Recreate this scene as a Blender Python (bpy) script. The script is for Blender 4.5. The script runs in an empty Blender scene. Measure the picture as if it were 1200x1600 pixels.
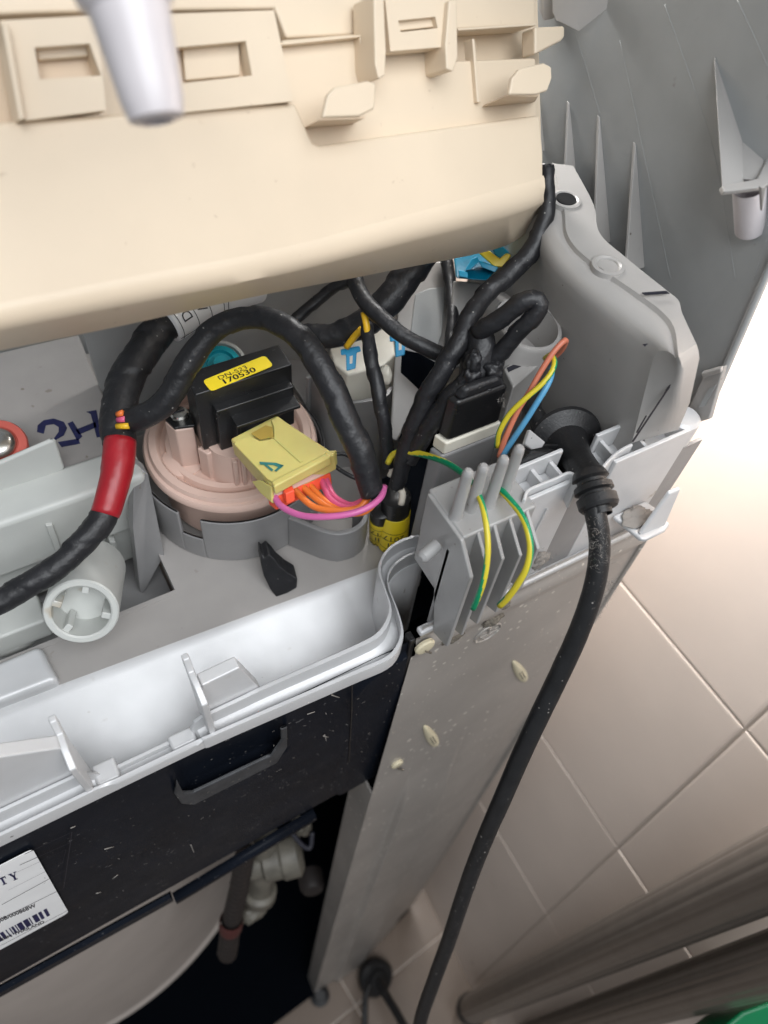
import bpy, bmesh, math, random
from mathutils import Vector, Matrix, noise
random.seed(4)
SC = bpy.context.scene
COL = SC.collection
# ------------------------------------------------------------------ camera
F = 1200.0
def _n(v):
    v = Vector(v); return v.normalized()
DN = _n((-124, 855, 1200)); AX = Vector((3051, -1242, 1200)); AX = (AX - DN*AX.dot(DN)).normalized()
AZ = -DN; AY = AZ.cross(AX)
RM = Matrix((AX, AY, AZ))
CAM = Vector((0, -.0925, 1.15))
cam = bpy.data.cameras.new('camera'); camo = bpy.data.objects.new('camera', cam); COL.objects.link(camo)
_r = RM @ Vector((1, 0, 0)); _u = RM @ Vector((0, -1, 0)); _b = RM @ Vector((0, 0, -1))
camo.matrix_world = Matrix(((_r.x, _u.x, _b.x, CAM.x), (_r.y, _u.y, _b.y, CAM.y), (_r.z, _u.z, _b.z, CAM.z), (0, 0, 0, 1)))
cam.sensor_width = 36; cam.lens = 27; cam.clip_start = .005; cam.clip_end = 50
cam.dof.use_dof = True; cam.dof.focus_distance = .262; cam.dof.aperture_fstop = 11.5
SC.camera = camo
# ------------------------------------------------------------------ world, lamps, exposure
w = bpy.data.worlds.new('World'); SC.world = w; w.use_nodes = True
w.node_tree.nodes['Background'].inputs[0].default_value = (.86, .93, 1, 1)
w.node_tree.nodes['Background'].inputs[1].default_value = .27
def area(name, loc, tgt, sx, sy, power, col):
    l = bpy.data.lights.new(name, 'AREA'); l.shape = 'RECTANGLE'; l.size = sx; l.size_y = sy; l.energy = power; l.color = col
    o = bpy.data.objects.new(name, l); COL.objects.link(o); o.location = loc
    o.rotation_euler = (Vector(tgt) - Vector(loc)).to_track_quat('-Z', 'Y').to_euler()
    return o
area('overhead_daylight', (.06, -.60, 1.9), (.03, -.02, .9), 1.1, .8, 17, (.94, .97, 1))
area('wall_gap_fill', (.226, .135, 1.11), (.262, .03, .9), .035, .18, 4.2, (1, .98, .96))  # added lamp hidden between shell and wall to brighten the upper tiles
SC.view_settings.view_transform = 'Standard'; SC.view_settings.look = 'None'
SC.view_settings.exposure = 0; SC.view_settings.gamma = 1
# ------------------------------------------------------------------ unprojection onto real planes
def ray(px, py): return RM @ Vector(((px - 600)/F, (py - 800)/F, 1))
def PD(px, py, d): return CAM + ray(px, py)*d
def PZ(px, py, z):
    r = ray(px, py); return CAM + r*((z - CAM.z)/r.z)
def PY(px, py, y):
    r = ray(px, py); return CAM + r*((y - CAM.y)/r.y)
def PX(px, py, x):
    r = ray(px, py); return CAM + r*((x - CAM.x)/r.x)
def PP(px, py, p0, nrm):
    r = ray(px, py); return CAM + r*((p0 - CAM).dot(nrm)/r.dot(nrm))
CR = {'a1': (0, 0, 2.5), 'a2': (440, 0, 2.5), 'a3': (820, 0, 3.158), 'a4': (780, 280, 2.857), 'a5': (140, 460, 2.4), 'a6': (440, 360, 2.609),
      'a7': (560, 640, 2.4), 'a8': (0, 500, 2.857), 'b1': (0, 980, 2.857), 'b2': (260, 820, 2.857), 'b3': (0, 1280, 4), 'b4': (200, 1180, 2.5),
      'b5': (540, 940, 2.609), 'b6': (420, 1250, 2.857), 'b7': (800, 1000, 2.667), 'b8': (860, 480, 3.333), 'o': (0, 0, 1)}
def K(k, x, y):
    a, b, s = CR[k]; return a + x/s, b + y/s
def KZ(k, z, pts): return [PZ(*K(k, *p), z) for p in pts]
def KY(k, y, pts): return [PY(*K(k, *p), y) for p in pts]
def KX(k, x, pts): return [PX(*K(k, *p), x) for p in pts]
# ------------------------------------------------------------------ materials
def mat(name, col, rough=.45, metal=0., bump=.0, bscale=900, var=.06, vscale=60, dirt=None, dscale=700, dthr=.66, spec=.5, trans=0, sss=0, coat=0, specks=None):
    m = bpy.data.materials.new(name); m.use_nodes = True
    nt = m.node_tree; b = nt.nodes['Principled BSDF']; L = nt.links.new
    b.inputs['Roughness'].default_value = rough; b.inputs['Metallic'].default_value = metal
    b.inputs['Specular IOR Level'].default_value = spec; b.inputs['Coat Weight'].default_value = coat
    if trans: b.inputs['Transmission Weight'].default_value = trans
    if sss:
        b.inputs['Subsurface Weight'].default_value = sss; b.inputs['Subsurface Scale'].default_value = .004
    tc = nt.nodes.new('ShaderNodeTexCoord')
    def nz(s, d=4):
        n_ = nt.nodes.new('ShaderNodeTexNoise'); n_.inputs['Scale'].default_value = s; n_.inputs['Detail'].default_value = d
        L(tc.outputs['Object'], n_.inputs['Vector']); return n_
    n1 = nz(vscale)
    mr = nt.nodes.new('ShaderNodeMapRange'); mr.inputs[1].default_value = .3; mr.inputs[2].default_value = .7
    mr.inputs[3].default_value = 1 - var; mr.inputs[4].default_value = 1 + var
    L(n1.outputs[0], mr.inputs[0])
    vm = nt.nodes.new('ShaderNodeVectorMath'); vm.operation = 'SCALE'; vm.inputs[0].default_value = col[:3]
    L(mr.outputs[0], vm.inputs['Scale'])
    out = vm.outputs[0]
    if dirt:
        n2 = nz(dscale, 3)
        m2 = nt.nodes.new('ShaderNodeMapRange'); m2.inputs[1].default_value = dthr; m2.inputs[2].default_value = dthr + .05
        L(n2.outputs[0], m2.inputs[0])
        n3 = nz(35, 2)
        m3 = nt.nodes.new('ShaderNodeMapRange'); m3.inputs[1].default_value = .42; m3.inputs[2].default_value = .62
        L(n3.outputs[0], m3.inputs[0])
        mu = nt.nodes.new('ShaderNodeMath'); mu.operation = 'MULTIPLY'; L(m2.outputs[0], mu.inputs[0]); L(m3.outputs[0], mu.inputs[1])
        mx = nt.nodes.new('ShaderNodeMix'); mx.data_type = 'RGBA'
        L(mu.outputs[0], mx.inputs['Factor']); L(out, mx.inputs[6]); mx.inputs[7].default_value = (*dirt[:3], 1)
        out = mx.outputs[2]
    if specks:
        sc_, rad_, prob_, col_ = specks
        vo = nt.nodes.new('ShaderNodeTexVoronoi'); vo.inputs['Scale'].default_value = sc_; L(tc.outputs['Object'], vo.inputs['Vector'])
        sp_ = nt.nodes.new('ShaderNodeSeparateColor'); L(vo.outputs['Color'], sp_.inputs[0])
        rm = nt.nodes.new('ShaderNodeMath'); rm.operation = 'MULTIPLY'; L(sp_.outputs[1], rm.inputs[0]); rm.inputs[1].default_value = rad_*2
        lt = nt.nodes.new('ShaderNodeMath'); lt.operation = 'LESS_THAN'; L(vo.outputs['Distance'], lt.inputs[0]); L(rm.outputs[0], lt.inputs[1])
        pr = nt.nodes.new('ShaderNodeMath'); pr.operation = 'LESS_THAN'; L(sp_.outputs[0], pr.inputs[0]); pr.inputs[1].default_value = prob_
        mm = nt.nodes.new('ShaderNodeMath'); mm.operation = 'MULTIPLY'; L(lt.outputs[0], mm.inputs[0]); L(pr.outputs[0], mm.inputs[1])
        m5 = nt.nodes.new('ShaderNodeMath'); m5.operation = 'MULTIPLY'; L(mm.outputs[0], m5.inputs[0]); m5.inputs[1].default_value = .75
        mx2 = nt.nodes.new('ShaderNodeMix'); mx2.data_type = 'RGBA'
        L(m5.outputs[0], mx2.inputs['Factor']); L(out, mx2.inputs[6]); mx2.inputs[7].default_value = (*col_, 1); out = mx2.outputs[2]
    L(out, b.inputs['Base Color'])
    n4 = nz(vscale*2.5)
    m4 = nt.nodes.new('ShaderNodeMapRange'); m4.inputs[3].default_value = max(0.02, rough - .07); m4.inputs[4].default_value = min(1, rough + .07)
    L(n4.outputs[0], m4.inputs[0]); L(m4.outputs[0], b.inputs['Roughness'])
    if bump:
        n5 = nz(bscale, 3); bp = nt.nodes.new('ShaderNodeBump'); bp.inputs['Strength'].default_value = bump; bp.inputs['Distance'].default_value = .0006
        L(n5.outputs[0], bp.inputs['Height']); L(bp.outputs[0], b.inputs['Normal'])
    return m
M = {}
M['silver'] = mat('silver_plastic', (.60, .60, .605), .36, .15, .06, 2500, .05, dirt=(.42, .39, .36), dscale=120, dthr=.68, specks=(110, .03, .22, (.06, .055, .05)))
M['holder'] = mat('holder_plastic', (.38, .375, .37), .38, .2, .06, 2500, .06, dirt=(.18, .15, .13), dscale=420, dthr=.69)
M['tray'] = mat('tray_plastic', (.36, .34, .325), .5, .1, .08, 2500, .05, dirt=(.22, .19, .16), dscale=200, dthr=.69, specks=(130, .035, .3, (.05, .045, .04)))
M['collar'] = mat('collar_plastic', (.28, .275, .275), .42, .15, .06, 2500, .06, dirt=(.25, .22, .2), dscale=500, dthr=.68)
M['lid'] = mat('lid_plastic', (.35, .36, .36), .5, 0, .08, 2500, .06, dirt=(.17, .13, .11), dscale=120, dthr=.72)
M['mould'] = mat('moulding_plastic', (.39, .375, .36), .42, .1, .06, 2500, .05, dirt=(.2, .17, .15), dscale=300, dthr=.72, specks=(150, .04, .25, (.10, .085, .07)))
M['sheet'] = mat('painted_sheet_metal', (.41, .385, .36), .34, .35, .06, 1800, .10, 25, dirt=(.60, .55, .48), dscale=650, dthr=.65, specks=(210, .13, .6, (.80, .77, .70)))
M['black_sheet'] = mat('black_plastic_sheet', (.007, .009, .014), .33, 0, .05, 1500, .2, 40, dirt=(.10, .10, .105), dscale=480, dthr=.67, spec=.06, specks=(330, .085, .3, (.22, .21, .2)))
M['cream'] = mat('cream_abs', (.72, .60, .455), .42, 0, .06, 3000, .045, 22, dirt=(.55, .43, .31), dscale=260, dthr=.70)
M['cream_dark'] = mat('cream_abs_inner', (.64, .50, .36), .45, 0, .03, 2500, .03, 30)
M['tape'] = mat('black_tape', (.012, .012, .014), .47, 0, .6, 380, .25, 150, dirt=(.10, .095, .09), dscale=700, dthr=.68, specks=(420, .07, .3, (.30, .29, .27)))
M['rubber'] = mat('black_rubber', (.010, .010, .011), .45, 0, .15, 1200, .25, 150, dirt=(.10, .09, .085), dscale=900, dthr=.66, specks=(420, .09, .35, (.30, .28, .26)))
M['blackplastic'] = mat('black_plastic', (.011, .011, .012), .3, 0, .05, 2000, .2, 80, dirt=(.11, .11, .11), dscale=900, dthr=.68)
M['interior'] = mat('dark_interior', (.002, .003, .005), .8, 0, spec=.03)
M['red'] = mat('red_tape', (.33, .010, .018), .36, 0, .25, 300, .12, 120)
M['pink'] = mat('pink_beige_plastic', (.66, .475, .40), .42, 0, .04, 2000, .05)
M['yellow_plug'] = mat('pale_yellow_nylon', (.58, .50, .165), .35, 0, .03, 2000, .06, sss=.15)
M['yellow'] = mat('yellow_label', (.86, .66, .02), .4, 0, 0, 100, .04)
M['ink'] = mat('black_ink', (.012, .012, .02), .5)
M['inkgreen'] = mat('green_marker_ink', (.02, .16, .15), .5)
M['inkblue'] = mat('navy_marker_ink', (.008, .010, .07), .45, var=.3, vscale=300)
M['dimred'] = mat('faded_red_band', (.07, .016, .014), .6)
M['recess'] = mat('amber_nylon', (.36, .25, .05), .35)
M['grimy'] = mat('grimy_white_plastic', (.12, .11, .09), .5, var=.3, vscale=90)
M['orange_red'] = mat('orange_red_latch', (.83, .10, .045), .38)
M['wpink'] = mat('pink_wire', (.66, .10, .22), .35)
M['wmag'] = mat('magenta_wire', (.60, .13, .34), .35)
M['worange'] = mat('orange_wire', (.80, .19, .035), .35)
M['wbrown'] = mat('brown_wire', (.55, .17, .10), .4)
M['wblue'] = mat('blue_wire', (.09, .30, .50), .4)
M['wyellow'] = mat('yellow_wire', (.80, .47, .02), .4)
M['wwhite'] = mat('white_wire', (.72, .66, .56), .4)
M['white_label'] = mat('white_label_paper', (.84, .84, .84), .45, 0, 0, 100, .03)
M['valve'] = mat('pale_grey_white_plastic', (.54, .55, .525), .42, 0, .05, 2000, .04, dirt=(.42, .35, .25), dscale=60, dthr=.68)
M['white_plug'] = mat('white_nylon', (.78, .74, .64), .4, 0, .03, 2000, .04)
M['blue_tab'] = mat('blue_plastic', (.0, .32, .62), .35)
M['teal_plug'] = mat('teal_blue_plastic', (.0, .13, .22), .35, var=.15, vscale=200)
M['teal_rib'] = mat('teal_rib_plastic', (.0, .23, .38), .35)
M['yellow_tab'] = mat('yellow_plastic', (.75, .55, .04), .35)
M['turq'] = mat('turquoise_plastic', (.02, .36, .44), .22)
M['screw'] = mat('screw_steel', (.62, .60, .56), .25, 1.0)
M['washer'] = mat('red_washer', (.62, .13, .10), .42)
M['clip'] = mat('ivory_clip', (.62, .56, .40), .4, var=.1)
M['grout'] = mat('grout', (.78, .68, .60), .8, 0, .1, 900, .06)
M['tile'] = mat('glazed_wall_tile', (.76, .655, .58), .30, 0, .03, 60, .035, 14)
M['floor_tile'] = mat('floor_tile', (.17, .12, .085), .4, 0, .03, 60, .06, 14)
M['tub'] = mat('tub_plastic', (.44, .39, .355), .45, 0, .04, 800, .05, 25)
M['alu'] = mat('bronze_aluminium', (.23, .20, .175), .34, .6, .03, 800, .06)
M['green'] = mat('green_plastic', (.0, .20, .07), .4)
M['hose'] = mat('brown_black_hose', (.016, .012, .011), .6)
M['lint'] = mat('grey_lint', (.26, .24, .22), .9)
M['grime'] = mat('grimy_putty', (.17, .15, .12), .8, 0, .8, 900, .5, 500, dirt=(.02, .02, .02), dscale=500, dthr=.5)
M['steel'] = mat('post_plastic', (.62, .58, .59), .3, .0, 0)
def striped(name, c1, c2):
    m = bpy.data.materials.new(name); m.use_nodes = True; nt = m.node_tree; b = nt.nodes['Principled BSDF']
    a = nt.nodes.new('ShaderNodeAttribute'); a.attribute_name = 'ring'
    cr = nt.nodes.new('ShaderNodeValToRGB'); cr.color_ramp.interpolation = 'CONSTANT'
    cr.color_ramp.elements[0].color = (*c1, 1); cr.color_ramp.elements[1].position = .56; cr.color_ramp.elements[1].color = (*c2, 1)
    nt.links.new(a.outputs['Fac'], cr.inputs[0]); nt.links.new(cr.outputs[0], b.inputs['Base Color']); b.inputs['Roughness'].default_value = .35
    return m
M['earth'] = striped('green_yellow_wire', (.0, .25, .11), (.60, .50, .03))
# ------------------------------------------------------------------ builders
def tagp(o, label=None, cat=None, group=None, kind=None):
    if label: o['label'] = label
    if cat: o['category'] = cat
    if group: o['group'] = group
    if kind: o['kind'] = kind
    return o
def thing(name, loc, label, cat, group=None):
    o = bpy.data.objects.new(name, None); COL.objects.link(o); o.location = loc; o.empty_display_size = .01
    return tagp(o, label, cat, group)
def link(name, me, m, par=None, bev=0, seg=2, smooth=True):
    o = bpy.data.objects.new(name, me); COL.objects.link(o)
    if m is not None: me.materials.append(M[m])
    if smooth:
        for p in me.polygons: p.use_smooth = True
    if par is not None:
        o.parent = par
        base = Vector(par.location)      # a part's own mesh is already in world coordinates
        o.matrix_parent_inverse = Matrix.Translation(-base)
    if bev:
        b = o.modifiers.new('bevel', 'BEVEL'); b.width = bev; b.segments = seg; b.limit_method = 'ANGLE'; b.angle_limit = math.radians(40); b.harden_normals = True
    return o
def mesh(name, V, Fc, m, par=None, bev=0, seg=2, smooth=None, merge=0):
    bm = bmesh.new()
    vs = [bm.verts.new(v) for v in V]
    for f in Fc:
        try: bm.faces.new([vs[i] for i in f])
        except ValueError: pass
    if merge: bmesh.ops.remove_doubles(bm, verts=bm.verts, dist=merge)
    bmesh.ops.recalc_face_normals(bm, faces=bm.faces)
    me = bpy.data.meshes.new(name); bm.to_mesh(me); bm.free()
    return link(name, me, m, par, bev, seg, bool(bev) if smooth is None else smooth)
def prism(name, pts, vec, m, par=None, bev=0, seg=2):
    n = len(pts); vec = Vector(vec)
    V = list(pts) + [p + vec for p in pts]
    Fc = [list(range(n)), list(range(2*n - 1, n - 1, -1))] + [[i, (i + 1) % n, n + (i + 1) % n, n + i] for i in range(n)]
    return mesh(name, V, Fc, m, par, bev, seg)
def multi(name, parts, m, par=None, bev=0, seg=2):
    """several prisms (pts, vec) of ONE moulded piece joined into one mesh"""
    V, Fc = [], []
    for pts, vec in parts:
        vec = Vector(vec); n = len(pts); s = len(V)
        V += list(pts) + [p + vec for p in pts]
        Fc += [[s + i for i in range(n)], [s + 2*n - 1 - i for i in range(n)]] + [[s + i, s + (i + 1) % n, s + n + (i + 1) % n, s + n + i] for i in range(n)]
    return mesh(name, V, Fc, m, par, bev, seg)
def rect(x0, x1, y0, y1, z): return [Vector((x0, y0, z)), Vector((x1, y0, z)), Vector((x1, y1, z)), Vector((x0, y1, z))]
def box(name, x0, x1, y0, y1, z0, z1, m, par=None, bev=0, seg=2):
    return prism(name, rect(x0, x1, y0, y1, z0), (0, 0, z1 - z0), m, par, bev, seg)
def hexa(name, bot, top, m, par=None, bev=0, seg=2):
    n = len(bot)
    return mesh(name, list(bot) + list(top), [list(range(n)), list(range(n, 2*n))] + [[i, (i + 1) % n, n + (i + 1) % n, n + i] for i in range(n)], m, par, bev, seg)
def frame(ax):
    ax = Vector(ax).normalized(); u = Vector((0, 0, 1)) if abs(ax.z) < .9 else Vector((1, 0, 0))
    u = (u - ax*u.dot(ax)).normalized(); return ax, u, ax.cross(u)
def lathe(name, base, axis, prof, m, par=None, n=36, a0=0, a1=2*math.pi, bev=0, sx=1):
    ax, u, v = frame(axis); base = Vector(base); V, Fc = [], []
    full = abs(a1 - a0 - 2*math.pi) < 1e-6; k = n if full else n + 1
    for r, h in prof:
        for i in range(k):
            a = a0 + (a1 - a0)*i/n
            V.append(base + ax*h + (u*math.cos(a)*sx + v*math.sin(a))*max(r, 1e-5))
    for j in range(len(prof) - 1):
        for i in range(n):
            i2 = (i + 1) % k
            Fc.append([j*k + i, j*k + i2, (j + 1)*k + i2, (j + 1)*k + i])
    o = mesh(name, V, Fc, m, par, bev, smooth=True, merge=1.5e-5)
    me = o.data
    try: me.set_sharp_from_angle(angle=math.radians(35))
    except Exception: pass
    return o
def catmull(pts, n):
    out = []; L_ = len(pts)
    P_ = [pts[0] + (pts[0] - pts[1])] + list(pts) + [pts[-1] + (pts[-1] - pts[-2])]
    for i in range(1, L_):
        p0, p1, p2, p3 = P_[i - 1], P_[i], P_[i + 1], P_[i + 2]
        for k in range(n):
            t = k/n
            out.append((p1*2 + (p2 - p0)*t + (p0*2 - p1*5 + p2*4 - p3)*t*t + (p1*3 - p0 - p2*3 + p3)*t**3)*.5)
    out.append(pts[-1].copy()); return out
def resample(pts, step):
    ls = [0]
    for a, b in zip(pts, pts[1:]): ls.append(ls[-1] + (b - a).length)
    n = max(2, int(ls[-1]/step) + 1); out = []; j = 0
    for i in range(n):
        s = ls[-1]*i/(n - 1)
        while j < len(ls) - 2 and ls[j + 1] < s: j += 1
        t = (s - ls[j])/max(1e-9, ls[j + 1] - ls[j]); out.append(pts[j].lerp(pts[j + 1], min(1, t)))
    return out, ls[-1]
def sweep(P4, n=16, wr=0., pitch=.010, seed=0, twist=0., step=.0015, lump=0.):
    """P4: Vector4 (x,y,z,r). returns verts, faces, ring value, frames"""
    path, Ltot = resample(catmull(P4, 10), step)
    c = [Vector(p[:3]) for p in path]; R_ = [p[3] for p in path]
    T_ = [(c[min(i + 1, len(c) - 1)] - c[max(i - 1, 0)]).normalized() for i in range(len(c))]
    nrm = frame(T_[0])[1]; V, Fc, ring, fr = [], [], [], []
    s = 0
    for i, p in enumerate(c):
        nrm = (nrm - T_[i]*nrm.dot(T_[i])).normalized(); bn = T_[i].cross(nrm)
        if i: s += (p - c[i - 1]).length
        fr.append((p, T_[i], nrm.copy(), bn, R_[i], s))
        for k in range(n):
            a = 2*math.pi*k/n; d = nrm*math.cos(a) + bn*math.sin(a); r = R_[i]
            if wr:
                saw = ((s/pitch - k/n + seed*.37) % 1.0)
                q = p + d*r
                r *= 1 + wr*(saw*.20 - .10) + wr*.05*noise.noise(q*160 + Vector((seed, 0, 0))) + wr*.17*(.35 - abs(noise.noise(Vector((math.cos(a + s*90)*1.6 + seed, math.sin(a + s*90)*1.6, s*380)))))
            if lump: r *= 1 + lump*noise.noise(p*70 + d*.6 + Vector((0, seed*3.1, 0)))
            V.append(p + d*r)
            ring.append(((k/n) + s*twist + seed*.1) % 1.0)
    N_ = len(c)
    for i in range(N_ - 1):
        for k in range(n):
            k2 = (k + 1) % n
            Fc.append([i*n + k, i*n + k2, (i + 1)*n + k2, (i + 1)*n + k])
    Fc.append(list(range(n))); Fc.append([(N_ - 1)*n + k for k in range(n)])
    return V, Fc, ring, fr
def tube(name, pts, m, par=None, rpx=None, n=16, wr=0., pitch=.010, seed=0, twist=0., step=.0015, lump=0., dark=False):
    """pts: (px, py, depth[, radius px]) -> a real tube in space"""
    P4 = []
    for q in pts:
        d = q[2]; r = (q[3] if len(q) > 3 else rpx)*d/F
        p = PD(q[0], q[1], d); P4.append(Vector((p.x, p.y, p.z, r)))
    return tube3(name, P4, m, par, n, wr, pitch, seed, twist, step, lump)
def tube3(name, P4, m, par=None, n=16, wr=0., pitch=.010, seed=0, twist=0., step=.0015, lump=0.):
    V, Fc, ring, fr = sweep(P4, n, wr, pitch, seed, twist, step, lump)
    o = mesh(name, V, Fc, m, par, smooth=True)
    if twist:
        at = o.data.attributes.new('ring', 'FLOAT', 'POINT')
        at.data.foreach_set('value', ring[:len(o.data.vertices)])
    o_fr[o.name] = fr
    return o
o_fr = {}
def KT(k, pts): return [(*K(k, p[0], p[1]), *p[2:]) for p in pts]
def V4(p, r): return Vector((p[0], p[1], p[2], r))
def loft(name, rows, m, par=None, smooth=True, thick=0, bev=0):
    n = len(rows[0]); V = [p for r in rows for p in r]
    Fc = [[j*n + i, j*n + i + 1, (j + 1)*n + i + 1, (j + 1)*n + i] for j in range(len(rows) - 1) for i in range(n - 1)]
    o = mesh(name, V, Fc, m, par, smooth=smooth)
    if smooth:
        try: o.data.set_sharp_from_angle(angle=math.radians(38))
        except Exception: pass
    if thick:
        s = o.modifiers.new('solid', 'SOLIDIFY'); s.thickness = thick; s.offset = 0
    return o
def respl(pts, n):
    """resample polyline through pts to n points (smooth)"""
    c = catmull([Vector((*p, 0)) for p in pts], 12); ls = [0]
    for a, b in zip(c, c[1:]): ls.append(ls[-1] + (b - a).length)
    out = []; j = 0
    for i in range(n):
        s = ls[-1]*i/(n - 1)
        while j < len(ls) - 2 and ls[j + 1] < s: j += 1
        out.append(Vector(c[j].lerp(c[j + 1], (s - ls[j])/max(1e-9, ls[j + 1] - ls[j]))[:3]))
    return out
# flat lettering as real thin geometry, in 2-D (u right, v up), then mapped by a function
def glyphs(txt, size, sx=1.0, bold=0.):
    cu = bpy.data.curves.new('t', 'FONT'); cu.body = txt; cu.size = size; cu.resolution_u = 3; cu.offset = bold*size
    o = bpy.data.objects.new('t', cu); COL.objects.link(o)
    dg = bpy.context.evaluated_depsgraph_get(); me = o.evaluated_get(dg).to_mesh()
    V = [(v.co.x*sx, v.co.y) for v in me.vertices]; Fc = [list(p.vertices) for p in me.polygons]
    o.evaluated_get(dg).to_mesh_clear(); bpy.data.objects.remove(o); bpy.data.curves.remove(cu)
    return V, Fc
def print2d(name, items, fn, m, par):
    """items: list of (V2, F) ; fn maps (u,v)->Vector"""
    V, Fc = [], []
    for v2, f in items:
        s = len(V); V += [fn(*q) for q in v2]; Fc += [[s + i for i in q] for q in f]
    me = bpy.data.meshes.new(name); me.from_pydata(V, [], Fc); me.update()
    return link(name, me, m, par, smooth=False)
def r2(u0, v0, u1, v1): return ([(u0, v0), (u1, v0), (u1, v1), (u0, v1)], [[0, 1, 2, 3]])
def t2(txt, size, u, v, ang=0., sx=1., flip=False):
    V, Fc = glyphs(txt, size, sx); c, s = math.cos(ang), math.sin(ang)
    return ([(u + x*c - y*s, v + x*s + y*c) for x, y in V], Fc)
def line2(p, q, wd):
    p, q = Vector(p), Vector(q); d = (q - p).normalized(); nn = Vector((-d.y, d.x))*wd/2
    return ([tuple(p + nn), tuple(p - nn), tuple(q - nn), tuple(q + nn)], [[0, 1, 2, 3]])
def stroke2(pts, wd):
    V, Fc = [], []
    for i, p in enumerate(pts):
        a = Vector(pts[max(0, i - 1)]); b = Vector(pts[min(len(pts) - 1, i + 1)]); d = (b - a).normalized(); nn = Vector((-d.y, d.x))*wd/2
        V += [tuple(Vector(p) + nn), tuple(Vector(p) - nn)]
    for i in range(len(pts) - 1): Fc.append([2*i, 2*i + 1, 2*i + 3, 2*i + 2])
    return (V, Fc)
# ================================================================== SETTING: wall, floor
p0 = PZ(740, 1545, 0)
WB = -(RM @ _n((460 - 600, 1801 - 800, 1200))); WA = RM @ _n((338 + 600, 438 + 800, -1200)); WA = -(WA - WB*WA.dot(WB)).normalized()
if WA.y < 0: WA = -WA
WN = WA.cross(WB)
if WN.x > 0: WN = -WN
def wallp(px, py): return PP(px, py, p0, WN)
def wuv(px, py):
    q = wallp(px, py) - p0; return q.dot(WA), q.dot(WB)
u0 = sum(wuv(*q)[0] for q in ((1173, 1146), (967, 1322), (854, 1425)))/3
vj = [wuv(*q)[1] for q in ((854, 1425), (967, 1322), (1173, 1146))]
TH = (vj[2] - vj[0])/2; TW = .25; g = .0008
def wp(u, v, o=0.): return p0 + WA*u + WB*v + WN*o
wall = mesh('wall', [wp(-1.2, -.05), wp(.9, -.05), wp(.9, 1.15), wp(-1.2, 1.15)] + [wp(-1.2, -.05, -.03), wp(.9, -.05, -.03), wp(.9, 1.15, -.03), wp(-1.2, 1.15, -.03)],
            [[0, 1, 2, 3], [4, 5, 6, 7], [0, 1, 5, 4], [1, 2, 6, 5], [2, 3, 7, 6], [3, 0, 4, 7]], 'grout')
tagp(wall, kind='structure')
def tile_mesh(nm, wd, ht, m, th=.0009):
    c = .0011
    V = [(-wd/2, -ht/2, 0), (wd/2, -ht/2, 0), (wd/2, ht/2, 0), (-wd/2, ht/2, 0), (-wd/2 + c*.2, -ht/2 + c*.2, th - .00015), (wd/2 - c*.2, -ht/2 + c*.2, th - .00015), (wd/2 - c*.2, ht/2 - c*.2, th - .00015), (-wd/2 + c*.2, ht/2 - c*.2, th - .00015),
         (-wd/2 + c*1.6, -ht/2 + c*1.6, th), (wd/2 - c*1.6, -ht/2 + c*1.6, th), (wd/2 - c*1.6, ht/2 - c*1.6, th), (-wd/2 + c*1.6, ht/2 - c*1.6, th)]
    Fc = [[8, 9, 10, 11]] + [[j*4 + i, j*4 + (i + 1) % 4, (j + 1)*4 + (i + 1) % 4, (j + 1)*4 + i] for j in (0, 1) for i in range(4)]
    me = bpy.data.meshes.new(nm); me.from_pydata(V, [], Fc); me.update(); me.materials.append(M[m])
    return me
tm = tile_mesh('tile', TW - 2*g, TH - 2*g, 'tile'); cut = vj[0] - TH*0 ; tmc = tile_mesh('tile_cut', TW - 2*g, cut - 2*g, 'tile')
def place(me, nm, par, o, ex, ey, ez, jit=0.):
    ob = bpy.data.objects.new(nm, me); COL.objects.link(ob); ob.parent = par
    j = Matrix.Rotation(random.uniform(-jit, jit), 4, 'X') @ Matrix.Rotation(random.uniform(-jit, jit), 4, 'Y')
    ob.matrix_local = Matrix(((ex.x, ey.x, ez.x, o.x), (ex.y, ey.y, ez.y, o.y), (ex.z, ey.z, ez.z, o.z), (0, 0, 0, 1))) @ j
    return ob
for i in range(-4, 3):
    place(tmc, 'tile', wall, wp(u0 + (i + .5)*TW, cut/2, .0003), -WA, WB, WN, .001) if cut > .02 else None
    for j in range(0, 4):
        place(tm, 'tile', wall, wp(u0 + (i + .5)*TW, vj[0] + (j + .5)*TH, .0003), -WA, WB, WN, .0014)
floor = box('floor', -1.2, .3, -1.4, .8, -.05, -.004, 'grout'); tagp(floor, kind='structure')
ftm = tile_mesh('floor_tile', .298, .298, 'floor_tile', .004)
fo = PZ(556, 1572, 0); fdir = (PZ(572, 1600, 0) - PZ(540, 1545, 0)); fang = math.atan2(fdir.y, fdir.x)
fx = Vector((math.cos(fang), math.sin(fang), 0)); fy = Vector((-fx.y, fx.x, 0))
for i in range(-3, 4):
    for j in range(-3, 3):
        c_ = fo + fx*((i + .5)*.3) + fy*((j + .5)*.3)
        if c_.x < .36: place(ftm, 'tile', floor, Vector((c_.x, c_.y, -.004)), fx, fy, Vector((0, 0, 1)))
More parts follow.
